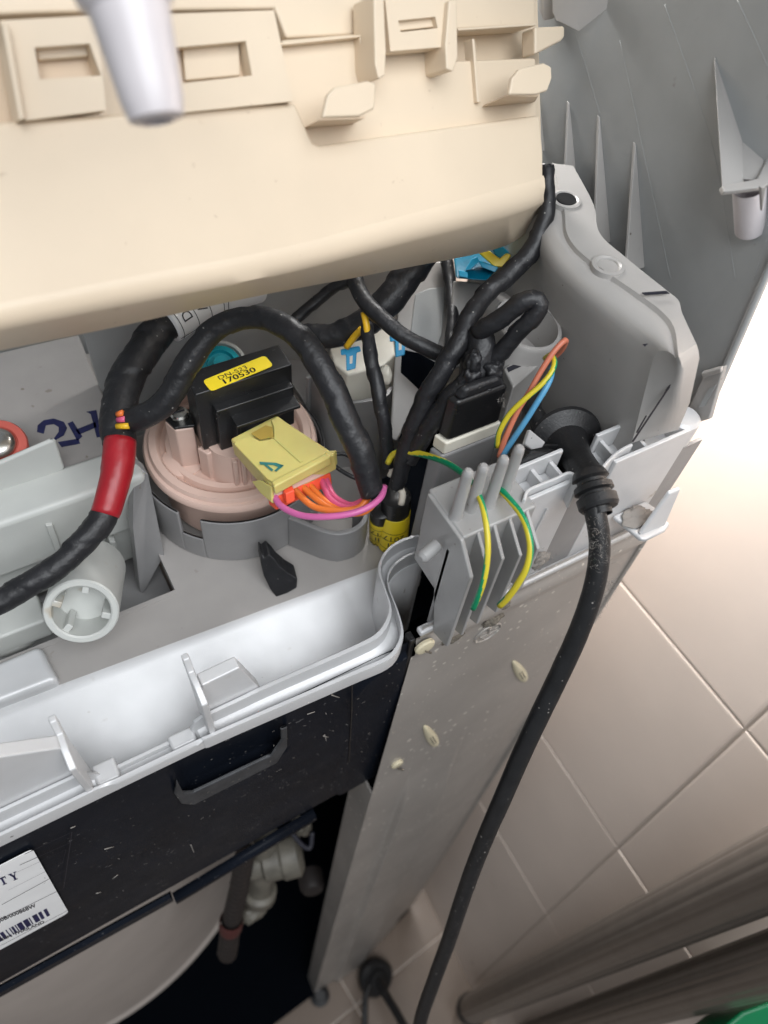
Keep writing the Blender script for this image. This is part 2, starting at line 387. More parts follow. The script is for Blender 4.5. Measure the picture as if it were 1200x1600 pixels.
# ================================================================== CABINET
cab = thing('washing_machine_cabinet', (.1, 0, 0), 'grey sheet metal washing machine cabinet whose back stands open beside the tiled wall', 'washing machine')
BOT = [(490, 1555), (577, 1491), (645, 1418)]
b0, b1_, b2_ = [PZ(*q, .012) for q in BOT]
def sheet_pt(u, z):
    """u 0..1 from the opening edge to the corner edge"""
    t = 1 - z/.905
    xt = .0895 + (.2035 - .0895)*u; xb = b0.x + (b2_.x - b0.x)*u
    yb = (b0.y + (b1_.y - b0.y)*(u/.5)) if u < .5 else (b1_.y + (b2_.y - b1_.y)*((u - .5)/.5))
    tt = max(0, t)
    x = xt + (xb - xt)*tt; y = yb*tt
    def sm(a, b, q): q = max(0, min(1, (q - a)/(b - a))); return q*q*(3 - 2*q)
    low = sm(.18, .26, t)
    rib = sm(.185, .205, u) - sm(.45, .47, u)
    y += -.0042*rib*low + .0022*sm(.80, .83, u)*low
    y += -.0016*(sm(.885, .889, z) - sm(.893, .897, z)) - .0016*(sm(.899, .9015, z))
    if u < .04: y += .012*(1 - u/.04)*0
    return Vector((x, y, z))
us = sorted(set([i/60 for i in range(61)] + [.185, .19, .195, .205, .45, .455, .46, .465, .47]))
zs = [0.004] + [i*.0225 for i in range(1, 37)] + [.83, .845, .86, .87, .876, .881, .885, .887, .889, .891, .893, .895, .897, .899, .9, .9015, .905, .91]
zs = sorted(zs, reverse=True)
rows = [[sheet_pt(u, z) for u in us] for z in zs]
face = loft('back_sheet', rows, 'sheet', cab, thick=0)
# folded flanges at the opening edge and the right corner, side wall, far walls, base
prism('edge_flange', [sheet_pt(0, .735), sheet_pt(0, .004), sheet_pt(0, .004) + Vector((.001, .02, 0)), sheet_pt(0, .735) + Vector((.001, .02, 0))], (.0012, .0002, 0), 'sheet', cab)
prism('side_sheet', [sheet_pt(1, .905), sheet_pt(1, .004), sheet_pt(1, .004) + Vector((0, .55, 0)), sheet_pt(1, .905) + Vector((0, .55, 0))], (-.0012, .0006, 0), 'sheet', cab)
prism('side_sheet', [Vector((-.36, .001, .9)), Vector((-.36, .001, .004)), Vector((-.36, .55, .004)), Vector((-.36, .55, .9))], (.0012, 0, 0), 'sheet', cab)
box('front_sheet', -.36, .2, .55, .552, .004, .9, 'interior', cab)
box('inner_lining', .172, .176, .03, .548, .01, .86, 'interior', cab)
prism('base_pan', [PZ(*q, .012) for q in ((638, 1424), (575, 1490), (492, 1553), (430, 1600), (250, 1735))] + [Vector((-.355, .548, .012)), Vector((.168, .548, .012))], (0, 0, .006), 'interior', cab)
# stiffening bump near the top of the opening edge
prism('stamped_bump', KY('b5', -.001, [(118, 858), (235, 775), (245, 790), (150, 850), (122, 868)]), (0, -.0022, 0), 'sheet', cab, .0008)
# ivory push clips, round buttons, grime blobs, embossed earth sign
def on_sheet(px, py):
    y = 0
    for _ in range(6):
        p = PY(px, py, y); t = 1 - p.z/.905
        xl = .0895 + (b0.x - .0895)*t; xr_ = .2035 + (b2_.x - .2035)*t
        y = sheet_pt(max(0, min(1, (p.x - xl)/(xr_ - xl))), p.z).y
    return PY(px, py, y - .0002)
def clip(px, py):
    c = on_sheet(px, py)
    ex = on_sheet(px + 7.5, py - 4.6) - c; ez = on_sheet(px - 10.5, py - 17) - c
    V, Fc = [], []; n, mrows = 20, 6
    for j in range(mrows + 1):
        rr = math.cos(j/mrows*math.pi/2); h = math.sin(j/mrows*math.pi/2)
        for i in range(n):
            a = 2*math.pi*i/n
            V.append(c + ex*(rr*math.cos(a)*(1 - .25*math.sin(a))) + ez*(rr*math.sin(a)) + Vector((0, -.0022*h, 0)))
    for j in range(mrows):
        for i in range(n): Fc.append([j*n + i, j*n + (i + 1) % n, (j + 1)*n + (i + 1) % n, (j + 1)*n + i])
    o = mesh('push_clip', V, Fc, 'clip', cab, smooth=True, merge=1e-6)
    for dx in (-.24, .24):
        q = c + ex*dx - ez*.05 + Vector((0, -.00205, 0))
        prism('slot', [q + ex*.10 - ez*.28, q - ex*.10 - ez*.28, q - ex*.07 + ez*.3, q + ex*.07 + ez*.3], (0, -.0003, 0), 'grime', o)
clip(812, 1049); clip(673, 1150)
for q, s in (((663, 1009), 1), ((620, 1193), .8)):
    o = lathe('round_plug', on_sheet(*q), (0, -1, 0), [(.0040*s, -.0005), (.0042*s, .0006), (.0036*s, .0013), (.0015*s, .0016), (0, .0016)], 'clip', cab, 22)
    prism('slot', [on_sheet(q[0] - 2, q[1] + 1) + Vector((0, -.0016, 0)), on_sheet(q[0] + 8, q[1] + 4) + Vector((0, -.0016, 0)), on_sheet(q[0] + 7, q[1] + 7) + Vector((0, -.0016, 0)), on_sheet(q[0] - 2, q[1] + 4) + Vector((0, -.0016, 0))], (0, -.0003, 0), 'grime', o)
ec = on_sheet(762, 989)
def ring3(name, c, rx, rz, r, m, par, rot=0):
    pts = [V4(c + Vector((rx*math.cos(a)*math.cos(rot) - rz*math.sin(a)*math.sin(rot), 0, rx*math.cos(a)*math.sin(rot) + rz*math.sin(a)*math.cos(rot))), r) for a in [2*math.pi*i/20 for i in range(21)]]
    return tube3(name, pts, m, par, 8)
esign = ring3('earth_emblem', ec, .0062, .0062, .0005, 'sheet', cab)
for i, wd in enumerate((.004, .0028, .0016)):
    q = ec + Vector((0, 0, -.0002 - i*.0016))
    prism('emblem_bar', [q + Vector((-wd, -.0001, -.0003)), q + Vector((wd, -.0001, -.0003)), q + Vector((wd, -.0001, .0003)), q + Vector((-wd, -.0001, .0003))], (0, -.0006, 0), 'sheet', esign)
prism('emblem_bar', [ec + Vector((-.0003, -.0001, 0)), ec + Vector((.0003, -.0001, 0)), ec + Vector((.0003, -.0001, .004)), ec + Vector((-.0003, -.0001, .004))], (0, -.0006, 0), 'sheet', esign)
def blob(name, c, rx, ry, rz, m, par, seed=0, lum=.5):
    bm = bmesh.new(); bmesh.ops.create_icosphere(bm, subdivisions=4, radius=1)
    for v in bm.verts:
        k = 1 + lum*noise.noise(v.co*1.7 + Vector((seed, 0, 0))) + lum*.4*noise.noise(v.co*6)
        v.co = Vector((v.co.x*rx*k, v.co.y*ry*k, v.co.z*rz*k)) + c
    me = bpy.data.meshes.new(name); bm.to_mesh(me); bm.free(); return link(name, me, m, par)
blob('grime_blob', on_sheet(707, 995) + Vector((0, .0002, 0)), .0058, .0016, .0036, 'grime', cab, 3)
blob('grime_blob', on_sheet(768, 968) + Vector((0, .0002, 0)), .0046, .0022, .003, 'grime', cab, 8)
blob('grime_blob', on_sheet(790, 944) + Vector((0, .0002, 0)), .003, .0016, .0025, 'grime', cab, 12)
blob('grime_blob', on_sheet(842, 876), .004, .0018, .0036, 'lint', cab, 15)
# ================================================================== TOP COVER (rear tray, rim, wire holder, hook)
tray = thing('top_cover_tray', (.05, .05, .88), 'silver grey plastic rear tray with raised lip and S curved corner along the cabinet top', 'tray')
N_ = 150
inn = [Vector((-.26, .0062, 0))] + [Vector((p.x, p.y, 0)) for p in KZ('o', .905, [(250, 1146), (400, 1075), (500, 1031), (560, 1004), (588, 988), (602, 968), (607, 945), (598, 915), (590, 888), (600, 862), (622, 844), (645, 836), (660, 834)])]
out_ = [Vector((-.26, -.0012, 0))] + [Vector((p.x, p.y, 0)) for p in KZ('o', .900, [(200, 1213), (325, 1156), (470, 1093), (560, 1054), (606, 1034), (624, 1016), (631, 990), (622, 955), (610, 925), (607, 905), (618, 885), (640, 870), (662, 863)])]
I = respl(inn, N_); Ou = respl(out_, N_)
def zr(p, z): return Vector((p.x, p.y, z))
gx0, gx1 = PZ(*K('b1', 400, 700), .9).x, PZ(*K('b1', 905, 500), .9).x
def low(p):
    a = max(0, min(1, (p.x - gx0)/.003)); b = max(0, min(1, (gx1 - p.x)/.003)); return min(a, b)
wav = lambda p: .0016*math.sin((p.x - gx0)/(gx1 - gx0)*math.pi*1.0)
rws = [[zr(p, .864) for p in I]]
rws.append([zr(p, .9045 - .0085*low(p)) for p in I]); rws.append([zr(p.lerp(q, .04), .905 - .0085*low(p)) for p, q in zip(I, Ou)])
rws.append([zr(p.lerp(q, .20), .905 - .0085*low(p)) for p, q in zip(I, Ou)]); rws.append([zr(p.lerp(q, .25), .8985 - .004*low(p)) for p, q in zip(I, Ou)])
rws.append([zr(p.lerp(q, .78), .8955 - .001*low(p)) for p, q in zip(I, Ou)]); rws.append([zr(p.lerp(q, .82), .9008 - .001*low(p)) for p, q in zip(I, Ou)])
rws.append([zr(p.lerp(q, .97), .9008 - .002*low(p)) for p, q in zip(I, Ou)]); rws.append([zr(q, .8995 - .002*low(q)) for q in Ou])
rws.append([zr(q, .893) for q in Ou])
rim_lip = loft('raised_lip', rws, 'silver', tray)
# skirt of the S corner, going down in front of the cabinet
k0 = next(i for i, p in enumerate(Ou) if p.x > .0812 and p.y > .004)
loft('corner_skirt', [[zr(p, .8931) for p in Ou[k0:]], [Vector((p.x, p.y + .0004, .832)) for p in Ou[k0:]]], 'silver', tray, thick=.0012)
e = Ou[-1]; ei = I[-1]
prism('lip_end', [zr(e, .8995), zr(ei, .9045), zr(ei, .84), zr(e, .832)], (.0015, 0, 0), 'silver', tray, .0006)
# trough between floor crease and lip
cr_y = lambda x: .0505 - .0088*(x + .0485)/.147
def trough_row(t, z, k):
    return [Vector((p.x, cr_y(p.x) + (p.y - cr_y(p.x))*t, z)) for p in I if p.x < .0865][:k]
kk = len([p for p in I if p.x < .0865]); first = [p for p in I[:next(i for i, p in enumerate(I) if p.x > .0838)]]
def tr_row(t, z): return [Vector((p.x, cr_y(p.x) + (p.y - cr_y(p.x))*t, z)) for p in first] + [Vector((.1005 - .0135*t, cr_y(.1005) + (first[-1].y - cr_y(.1005))*t, z))]
loft('trough', [tr_row(0, .8799), tr_row(.04, .8797), tr_row(.1, .8787), tr_row(.3, .8755), tr_row(.6, .8708), tr_row(.9, .8662), tr_row(.955, .8660), tr_row(.985, .8672)], 'silver', tray)
# floor of the tray, with a pit left of the sensor
fx0, fx1 = -.26, .112
flo = []
pitL, pitR, pitF, pitB = -.26, .021, .066, .125
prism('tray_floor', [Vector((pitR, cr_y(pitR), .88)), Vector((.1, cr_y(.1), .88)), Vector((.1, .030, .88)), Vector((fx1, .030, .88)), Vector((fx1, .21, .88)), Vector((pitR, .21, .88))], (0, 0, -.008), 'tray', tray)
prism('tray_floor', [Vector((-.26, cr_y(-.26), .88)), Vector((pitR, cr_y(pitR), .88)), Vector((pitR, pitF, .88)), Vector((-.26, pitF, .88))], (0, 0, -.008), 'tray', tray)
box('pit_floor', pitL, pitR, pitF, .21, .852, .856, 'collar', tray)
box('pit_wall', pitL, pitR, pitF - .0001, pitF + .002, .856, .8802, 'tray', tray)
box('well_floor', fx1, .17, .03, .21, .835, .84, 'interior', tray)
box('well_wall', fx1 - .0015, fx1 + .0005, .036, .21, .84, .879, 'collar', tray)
# raised pocket at the left
pk = KZ('b1', .885, [(-60, 175), (178, 75), (225, 170), (262, 232), (-60, 355)])
prism('raised_pocket', pk, (0, 0, -.008), 'silver', tray, .0025, 4)
pk2 = KZ('b1', .8862, [(-60, 200), (165, 108), (205, 185), (-60, 300)])
# tall plate right of the valve
prism('divider_plate', [PD(*K('a8', 600, 640), .289), PD(*K('a8', 662, 690), .289), PZ(*K('a8', 735, 1050), .8805), PZ(*K('a8', 640, 1222), .856), PZ(*K('a8', 625, 1215), .856), PD(*K('a8', 595, 930), .288)], (.0, .006, .0), 'collar', tray, .0006)
# back wall
box('back_wall', -.26, .2, .214, .217, .85, 1.02, 'lid', tray)
box('inner_wall', .0245, .166, .150, .153, .8795, 1.015, 'lid', tray)
# tabs on the lip
def tab(poly, rib, y=.0062):
    top = KY('b1', y, poly)
    prism('lip_tab', top, (0, .0044, 0), 'silver', tray, .0006, 3)
tab([(900, 262), (1070, 180), (1165, 275), (1165, 315), (925, 420)], 0)
tab([(-160, 605), (270, 540), (300, 560), (370, 790), (-160, 940)], 0)
r1 = PY(*K('b1', 890, 250), .0062); r1b = PY(*K('b1', 925, 490), .0062)
T = r1.z; prism('tab_rib', [Vector((r1.x - .002, y_, z_)) for y_, z_ in [(.0002, .8935), (.0002, T - .003), (.0055, T + .0002), (.0106, T + .0004), (.0128, T + .0050), (.0150, T + .0050), (.0148, T + .0015), (.0115, T - .006), (.0108, .878), (.006, .878)]], (.0022, 0, 0), 'silver', tray, .0005)
r2_ = PY(*K('b1', 285, 540), .0062)
T = r2_.z; prism('tab_rib', [Vector((r2_.x - .001, y_, z_)) for y_, z_ in [(.0002, .8935), (.0002, T - .003), (.0055, T + .0002), (.0106, T + .0004), (.0128, T + .0050), (.0150, T + .0050), (.0148, T + .0015), (.0115, T - .006), (.0108, .878), (.006, .878)]], (.0022, 0, 0), 'silver', tray, .0005)
gw = gx1 - gx0
box('notch_step', gx0 + .0015, gx0 + .009, .0012, .0088, .890, .8982, 'silver', tray, .0012, 3)
box('notch_step', gx1 - .010, gx1 - .0015, .0012, .0070, .890, .8980, 'silver', tray, .0012, 3)
# collar round the sensor + oblong pocket
SCX, SCY = .0625, .105
def collar_path(a0, a1, n, r): return [Vector((SCX + r*math.cos(a), SCY + r*math.sin(a), 0)) for a in [a0 + (a1 - a0)*i/n for i in range(n + 1)]]
def wall_ring(name, path, z0, z1, th, m, par, bev=.0008):
    # ribbon wall with thickness outward from a horizontal path
    L1, L2 = [], []
    for i, p in enumerate(path):
        t = (path[min(i + 1, len(path) - 1)] - path[max(i - 1, 0)]).normalized(); nn = Vector((t.y, -t.x, 0))
        L1.append(p); L2.append(p + nn*th)
    pts = [zr(p, z0) for p in L1] + [zr(p, z0) for p in reversed(L2)]
    return prism(name, pts, (0, 0, z1 - z0), m, par, bev)
rd = math.radians
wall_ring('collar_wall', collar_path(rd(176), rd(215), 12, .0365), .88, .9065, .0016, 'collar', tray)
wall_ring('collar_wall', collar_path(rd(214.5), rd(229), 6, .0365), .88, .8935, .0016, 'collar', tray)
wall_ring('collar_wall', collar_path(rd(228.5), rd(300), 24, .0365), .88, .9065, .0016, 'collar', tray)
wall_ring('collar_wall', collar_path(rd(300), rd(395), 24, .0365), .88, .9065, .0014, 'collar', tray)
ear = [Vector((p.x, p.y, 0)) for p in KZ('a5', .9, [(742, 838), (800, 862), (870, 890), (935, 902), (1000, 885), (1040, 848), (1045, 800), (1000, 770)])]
prism('pocket_floor', [zr(p, .8802) for p in ear], (0, 0, .0003), 'collar', tray)  # darker plate over the floor; shade of a deeper pocket put into its colour
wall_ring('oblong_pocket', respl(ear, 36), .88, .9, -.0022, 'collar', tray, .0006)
# rim along the back edge with channel, ribs and the gap for the cord clamp
def rimseg(x0, x1):
    multi('rim_channel', [(rect(x0, x1, 0, .0016, .907), (0, 0, .0575)), (rect(x0, x1, .0016, .0105, .955), (0, 0, .003)), (rect(x0, x1, .0105, .012, .90), (0, 0, .0665))], 'silver', tray, .0005)
rimseg(.1185, .1415); rimseg(.1555, .1905)
for x in (.1295, .137, .158, .1705, .187):
    box('rim_rib', x - .0007, x + .0007, .0016, .0105, .958, .9635, 'silver', tray, .0003)
box('rim_band', .0935, .2, .0002, .0014, .906, .954, 'collar', tray)
lathe('rim_end', (.1905, .0055, .955), (0, 0, 1), [(0, 0), (.0056, 0), (.0056, .0095), (.0046, .0105), (0, .0105)], 'silver', tray, 20)
box('seam_ridge', .0885, .2035, -.0026, .0006, .9045, .9075, 'silver', tray, .0008)
prism('band_line', KY('a7', -.0001, [(655, 465), (662, 468), (712, 372), (704, 370)]), (0, -.0006, 0), 'silver', tray)
# loop wall of rim near the clamp (rounded clip walls)
lw = KZ('a7', .9655, [(612, 345), (625, 310), (660, 290), (730, 262), (780, 240), (806, 246), (815, 268), (826, 295)])
wall_ring('rim_loop', respl([Vector((p.x, p.y, 0)) for p in lw], 30), .955, .9668, .0011, 'silver', tray, .0004)
lw = KZ('b8', .9655, [(255, 845), (280, 815), (320, 775), (370, 740), (415, 718)])
wall_ring('rim_loop', respl([Vector((p.x, p.y, 0)) for p in lw], 20), .955, .9668, .0011, 'silver', tray, .0004)
# wire holder block : pegs and fins
BX0, BX1 = .0945, .1225
box('wire_holder_block', BX0, BX1 - .001, -.003, .0172, .925, .965, 'holder', tray, .0009)
lh = KX('a7', BX0 - .0005, [(262, 312), (400, 482), (412, 470)])
prism('wire_holder_side', [Vector((BX0 - .001, .016, .9645)), Vector((BX0 - .001, -.003, .9645)), Vector((BX0 - .001, -.0112, .955)), Vector((BX0 - .001, -.0112, .908)), Vector((BX0 - .001, -.003, .905)), Vector((BX0 - .001, .003, .93)), Vector((BX0 - .001, .016, .945))], (.0016, 0, 0), 'holder', tray, .0005)
for (x, y, h) in ((.0970, .005, .022), (.1025, .0052, .021), (.1085, .0043, .0225), (.1155, .0062, .0215)):
    lathe('peg', (x, y, .9648), (0, 0, 1), [(.0024, 0), (.0019, .001), (.00165, h*.9), (.0015, h*.96), (.0009, h*.995), (0, h)], 'holder', tray, 20)
for x, zb, yo in ((.0993, .911, -.0108), (.1052, .914, -.0106), (.1108, .920, -.0120), (.1172, .932, -.0125)):
    prism('fin', [Vector((x, -.0028, .9648)), Vector((x, yo, .9565)), Vector((x, yo, zb)), Vector((x, -.0005, zb - .006)), Vector((x, -.0005, .93))], (.0013, 0, 0), 'holder', tray, .0004)
lathe('round_stub', PY(*K('a7', 268, 528), .004), (-1, -.3, 0), [(.0022, -.003), (.0022, .0035), (.0012, .0045), (0, .0045)], 'holder', tray, 18)
# cord hook
hz = .9265
hk = KZ('b8', hz, [(325, 1085), (495, 1005), (545, 1040), (625, 1125), (600, 1160), (500, 1210), (470, 1205)])
prism('hook_shelf', hk, (0, 0, -.0022), 'silver', tray, .0009, 3)
hp = PZ(*K('b8', 530, 1150), hz)
hq = [PZ(*K('b8', *q), hz) for q in ((465, 1190), (600, 1135))]
ht = [PD(*K('b8', *q), (hp - CAM).dot(RM.transposed() @ Vector((0, 0, 1))) * .965) for q in ((655, 975), (583, 1000))]
upv = Vector((.002, .0035, .0165))
prism('hook_prong', [hq[0], hq[1], hq[1] + upv, hq[1].lerp(hq[0], .42) + upv], (0, .0016, .0004), 'silver', tray, .0006, 3)
blob('lint_heap', PZ(*K('b8', 455, 1090), hz + .0005), .006, .004, .0008, 'lint', tray, 31)
# ================================================================== side moulding
mo = thing('side_moulding', (.17, .04, .96), 'smooth grey moulded housing with rounded shoulder and screw bosses beside the right rim', 'moulding')
nr = 60
sh = respl(KZ('a4', 1.000, [(60, -60), (140, 150), (200, 320), (300, 440), (500, 605), (640, 715), (695, 770)]), nr)
lipm = respl(KZ('a4', 1.004, [(235, -60), (285, 140), (300, 260), (380, 360), (600, 515), (720, 605), (775, 680), (792, 800)]), nr)
flo_ = respl(KZ('a4', 1.005, [(330, -60), (420, 110), (448, 240), (560, 345), (740, 490), (800, 540), (818, 600), (880, 735)]), nr)
rowsM = []
dnv = Vector((-.011, -.004, -.125))
def bot_(i, z):
    t = i/(nr - 1); a = sh[0] + Vector((-.010, 0, 0)); return Vector((a.x + (BLp.x - a.x)*t, a.y + (BLp.y - a.y)*t, z))
BLp = PZ(*K('a4', 592, 1178), .9655)
rowsM.append([bot_(i, .88) for i in range(nr)]); rowsM.append([bot_(i, .9655) for i in range(nr)])
for t in (.5, .8, .93): rowsM.append([q.lerp(p, t) for p, q in zip(sh, rowsM[1])])
for t in (.12, .3, .55, .8): rowsM.append([p.lerp(q, t) + Vector((0, 0, .0015*math.sin(t*math.pi))) for p, q in zip(sh, lipm)])
rowsM.append([p.lerp(q, .94) for p, q in zip(sh, lipm)]); rowsM.append([p + Vector((0, 0, .0012)) for p in lipm])
rowsM.append([p.lerp(q, .12) + Vector((0, 0, .0008)) for p, q in zip(lipm, flo_)])
rowsM.append(list(flo_)); rowsM.append([p + Vector((.002, 0, -.12)) for p in flo_])
loft('housing_shell', rowsM, 'mould', mo)
# front face: sloping down to the rim
fr_top = [r[-1] for r in rowsM[4:-1]]
fr_bot = []
bl = PZ(*K('a4', 592, 1178), .9655); br = PZ(*K('a4', 800, 1118), .9655)
for j, p in enumerate(fr_top):
    t = j/(len(fr_top) - 1); fr_bot.append(bl.lerp(br, t))
rowsF = []
for t in (0, .04, .1, .3, .6, 1.0):
    rowsF.append([a.lerp(b, t) + Vector((0, (-.0022*math.sin(min(1, t/.1)*math.pi/2) if 0 < t < 1 else 0)*min(1, j/2), 0)) for j, (a, b) in enumerate(zip(fr_top, fr_bot))])
loft('front_face', rowsF, 'mould', mo)
fn = ((br - bl).cross(fr_top[-1] - bl)).normalized()
if fn.y > 0: fn = -fn
def slit(pts, nm='slit'):
    q = [PP(*K('a4', *p), bl + fn*.0022, fn) for p in pts]
    prism(nm, q, fn*.0002, 'ink', mo)
slit([(592, 1170), (598, 1172), (846, 800), (840, 800)]); slit([(610, 1130), (616, 1130), (658, 1055), (653, 1055)])
fz = 1.0062
prism('dark_slot', KZ('a4', fz, [(636, 508), (650, 518), (760, 512), (745, 500)]), (0, 0, .0002), 'ink', mo)
prism('nick', KZ('a4', 1.0022, [(640, 738), (664, 736), (650, 748)]), (0, 0, .0002), 'ink', mo)
for q, dk in (((298, 92), True), ((485, 385), False)):
    c_ = PZ(*K('a4', *q), 1.0052)
    o = lathe('screw_boss', c_, (0, 0, 1), [(.0085*.65, -.002), (.0085*.62, .0004), (.0085*.5, .0006), (.0085*.42, .0002), (.0085*.36, -.0010), (.0018, -.0011), (0, -.0011)], 'mould', mo, 28)
    if dk: lathe('screw_hole', c_ + Vector((0, 0, .0002)), (0, 0, 1), [(.0036, 0), (.0034, .0004), (0, .0004)], 'blackplastic', o, 22)
    else: lathe('screw_dimple', c_, (0, 0, 1), [(.0016, -.0015), (.0013, -.0003), (0, -.0003)], 'mould', o, 18)
# ledge foot visible by the grommet
prism('ledge', KZ('a4', .957, [(215, 1085), (335, 1040), (388, 1085), (360, 1110), (330, 1085), (235, 1115)]), (0, 0, -.006), 'silver', mo, .0006)
# ================================================================== lid shell (tilted control panel housing)
lid = thing('control_panel_shell', (.2, .05, 1.0), 'dark grey inner shell of the raised control panel with thin triangular ribs', 'panel shell')
LX = .2
edge = KX('o', LX, [(1068, 672), (1105, 648), (1130, 590), (1200, 430), (1270, 262), (1300, 150), (1320, 40)])
lpoly = edge + [Vector((LX, -.0, 1.46)), Vector((LX, .30, 1.46)), Vector((LX, .30, .93)), Vector((LX, .05, .93))]  # top of the wall, out of view, extended to block the gap lamp's spill
prism('shell_wall', lpoly, (.0022, 0, 0), 'lid', lid, .0006)
# folded rim of the edge
eN = [Vector((p.x, p.y, p.z)) for p in edge]
for a, b in zip(eN[1:-1], eN[2:]):
    pass
tube3('edge_bead', [V4(p + Vector((-.0004, .0004, 0)), .0011) for p in respl(edge[1:], 24)], 'lid', lid, 8)
def gus(pts, top, wd=.0014, h=.0085):
    # triangular rib standing on the wall: thin at the top, h proud at the bottom
    a, b = [PX(*K('a3', *q), LX) for q in (top, pts)]
    dirn = (b - a)
    prism('rib', [a, b, b + Vector((-h, 0, 0)), a + Vector((-.0004, 0, 0))], (0, wd, wd*.25), 'mould', lid, .0003)
gus((100, 745), (75, 470), h=.0055); gus((262, 932), (222, 510), h=.0062); gus((425, 1195), (372, 580), h=.0075); gus((592, 1320), (550, 715), h=.0085)
for l in ([(240, 120), (370, 560)], [(470, 200), (720, 1380)], [(690, 20), (830, 420), (940, 780), (1040, 1380)], [(1050, 0), (1200, 330)], [(1195, 1180), (1130, 1380)]):
    tube3('mould_line', [V4(PX(*K('a3', *q), LX + .00008), .00018) for q in l], 'lid', lid, 8)
# screw boss at right edge
bc = [PX(*K('a3', *q), LX) for q in ((935, 275), (975, 940), (1160, 900), (1200, 760))]
c1 = PD(*K('a3', 1108, 920), .2125); c2 = PD(*K('a3', 1110, 1140), .2255)
def proj(p):
    q = RM.transposed() @ (p - CAM); return 600 + F*q.x/q.z, 800 + F*q.y/q.z, q.z
prism('boss_gusset', [PX(*K('a3', 935, 275), LX), PX(*K('a3', 1075, 700), LX), PD(*K('a3', 1085, 900), .213), PD(*K('a3', 975, 935), .2115)], (.0008, .0012, 0), 'mould', lid, .0004)
prism('boss_plate', [PD(*K('a3', 972, 915), .211), PD(*K('a3', 1150, 880), .2085), PD(*K('a3', 1215, 745), .214), PD(*K('a3', 1260, 720), .217), PD(*K('a3', 1255, 880), .2065), PD(*K('a3', 1180, 922), .2065), PD(*K('a3', 985, 945), .2095)], (0, .0005, -.0016), 'mould', lid, .0004)
prism('boss_backing', [PX(*K('a3', 1075, 700), LX), PX(*K('a3', 1180, 790), LX), PD(*K('a3', 1160, 890), .2105), PD(*K('a3', 1072, 885), .213)], (.0006, .0008, 0), 'mould', lid, .0003)
lathe('boss_post', c1, c2 - c1, [(.0044, 0), (.0042, .012), (.0041, (c2 - c1).length - .0006), (.0036, (c2 - c1).length), (.002, (c2 - c1).length), (.002, (c2 - c1).length - .004), (0, (c2 - c1).length - .004)], 'steel', lid, 28)
prism('boss_fin', [PD(*K('a3', 1165, 925), .2035), PD(*K('a3', 1190, 925), .2035), PD(*K('a3', 1172, 1045), .211)], (.0, .001, 0), 'mould', lid, .0002)
# near screw post (out of focus)
d0, d1 = .112, .118
n0 = PD(176, -90, d0); n1 = PD(238, 158, d1)
Lp = (n1 - n0).length
lathe('near_post', n0, n1 - n0, [(.0095, -.02), (.0090, 0), (.0072, .0075), (.0060, .0088), (.0051, Lp - .003), (.0048, Lp), (.0042, Lp + .0025), (.0025, Lp + .003), (.0023, Lp), (0, Lp)], 'steel', lid, 40)
# upper cross beam and far inner wall
prism('cross_beam', [PD(*K('a3', 150, 105), .250), PD(*K('a3', 265, 160), .247), PD(*K('a3', 470, 0), .240), PD(*K('a3', 560, -200), .232), PD(*K('a3', 150, -200), .246)], (0, .003, .002), 'mould', lid, .0005)
prism('beam_stub', [PD(*K('a3', 85, -60), .258), PD(*K('a3', 150, -60), .258), PD(*K('a3', 150, 95), .262), PD(*K('a3', 90, 108), .262)], (0, .004, .002), 'mould', lid, .0006)
# clip latch at the bottom of the edge
la = K
cl = [PX(*K('a4', *q), LX - .003) for q in ((910, 860), (1005, 830), (935, 1070), (830, 1160), (815, 1150), (830, 1080), (845, 1040), (925, 880))]
cl = [PX(*K('a4', *q), LX - .003) for q in ((918, 858), (1002, 835), (935, 1072), (842, 1100), (835, 1150), (818, 1148), (826, 1060), (850, 1010))]
prism('latch', cl, (.0022, 0, 0), 'mould', lid, .0005)
prism('latch_window', [PX(*K('a4', *q), LX - .0031) for q in ((938, 935), (972, 915), (922, 1010), (892, 1018))], (-.0004, 0, 0), 'lid', lid, .0001)
prism('latch_lip', [PX(*K('a4', *q), LX - .004) for q in ((912, 852), (1002, 828), (1002, 850), (920, 876))], (-.002, -.0008, 0), 'mould', lid, .0005)
# ================================================================== control module (cream)
mod = thing('control_module', PD(420, 330, .2), 'cream plastic control board case with hooks and slotted clips, tipped up over the wiring', 'control module')
A0, A1, A2 = PD(0, 505, .168), PD(845, 300, .246), PD(420, 170, .190)
mn = (A1 - A0).cross(A2 - A0).normalized()
if mn.dot(CAM - A0) < 0: mn = -mn
def MP(px, py, off=0.): return PP(px, py, A0 + mn*off, mn)
# frame: face, bevelled bottom crease, underside
fpol = [(-140, 545), (-140, 195), (0, 188), (462, 158), (490, 222), (500, 226), (845, 178), (850, 240), (852, 303), (838, 318), (600, 383), (430, 428), (200, 472), (0, 512)]
ftop = [MP(*q) for q in fpol]
down = (A0 - A2); down = (down - mn*down.dot(mn)).normalized()
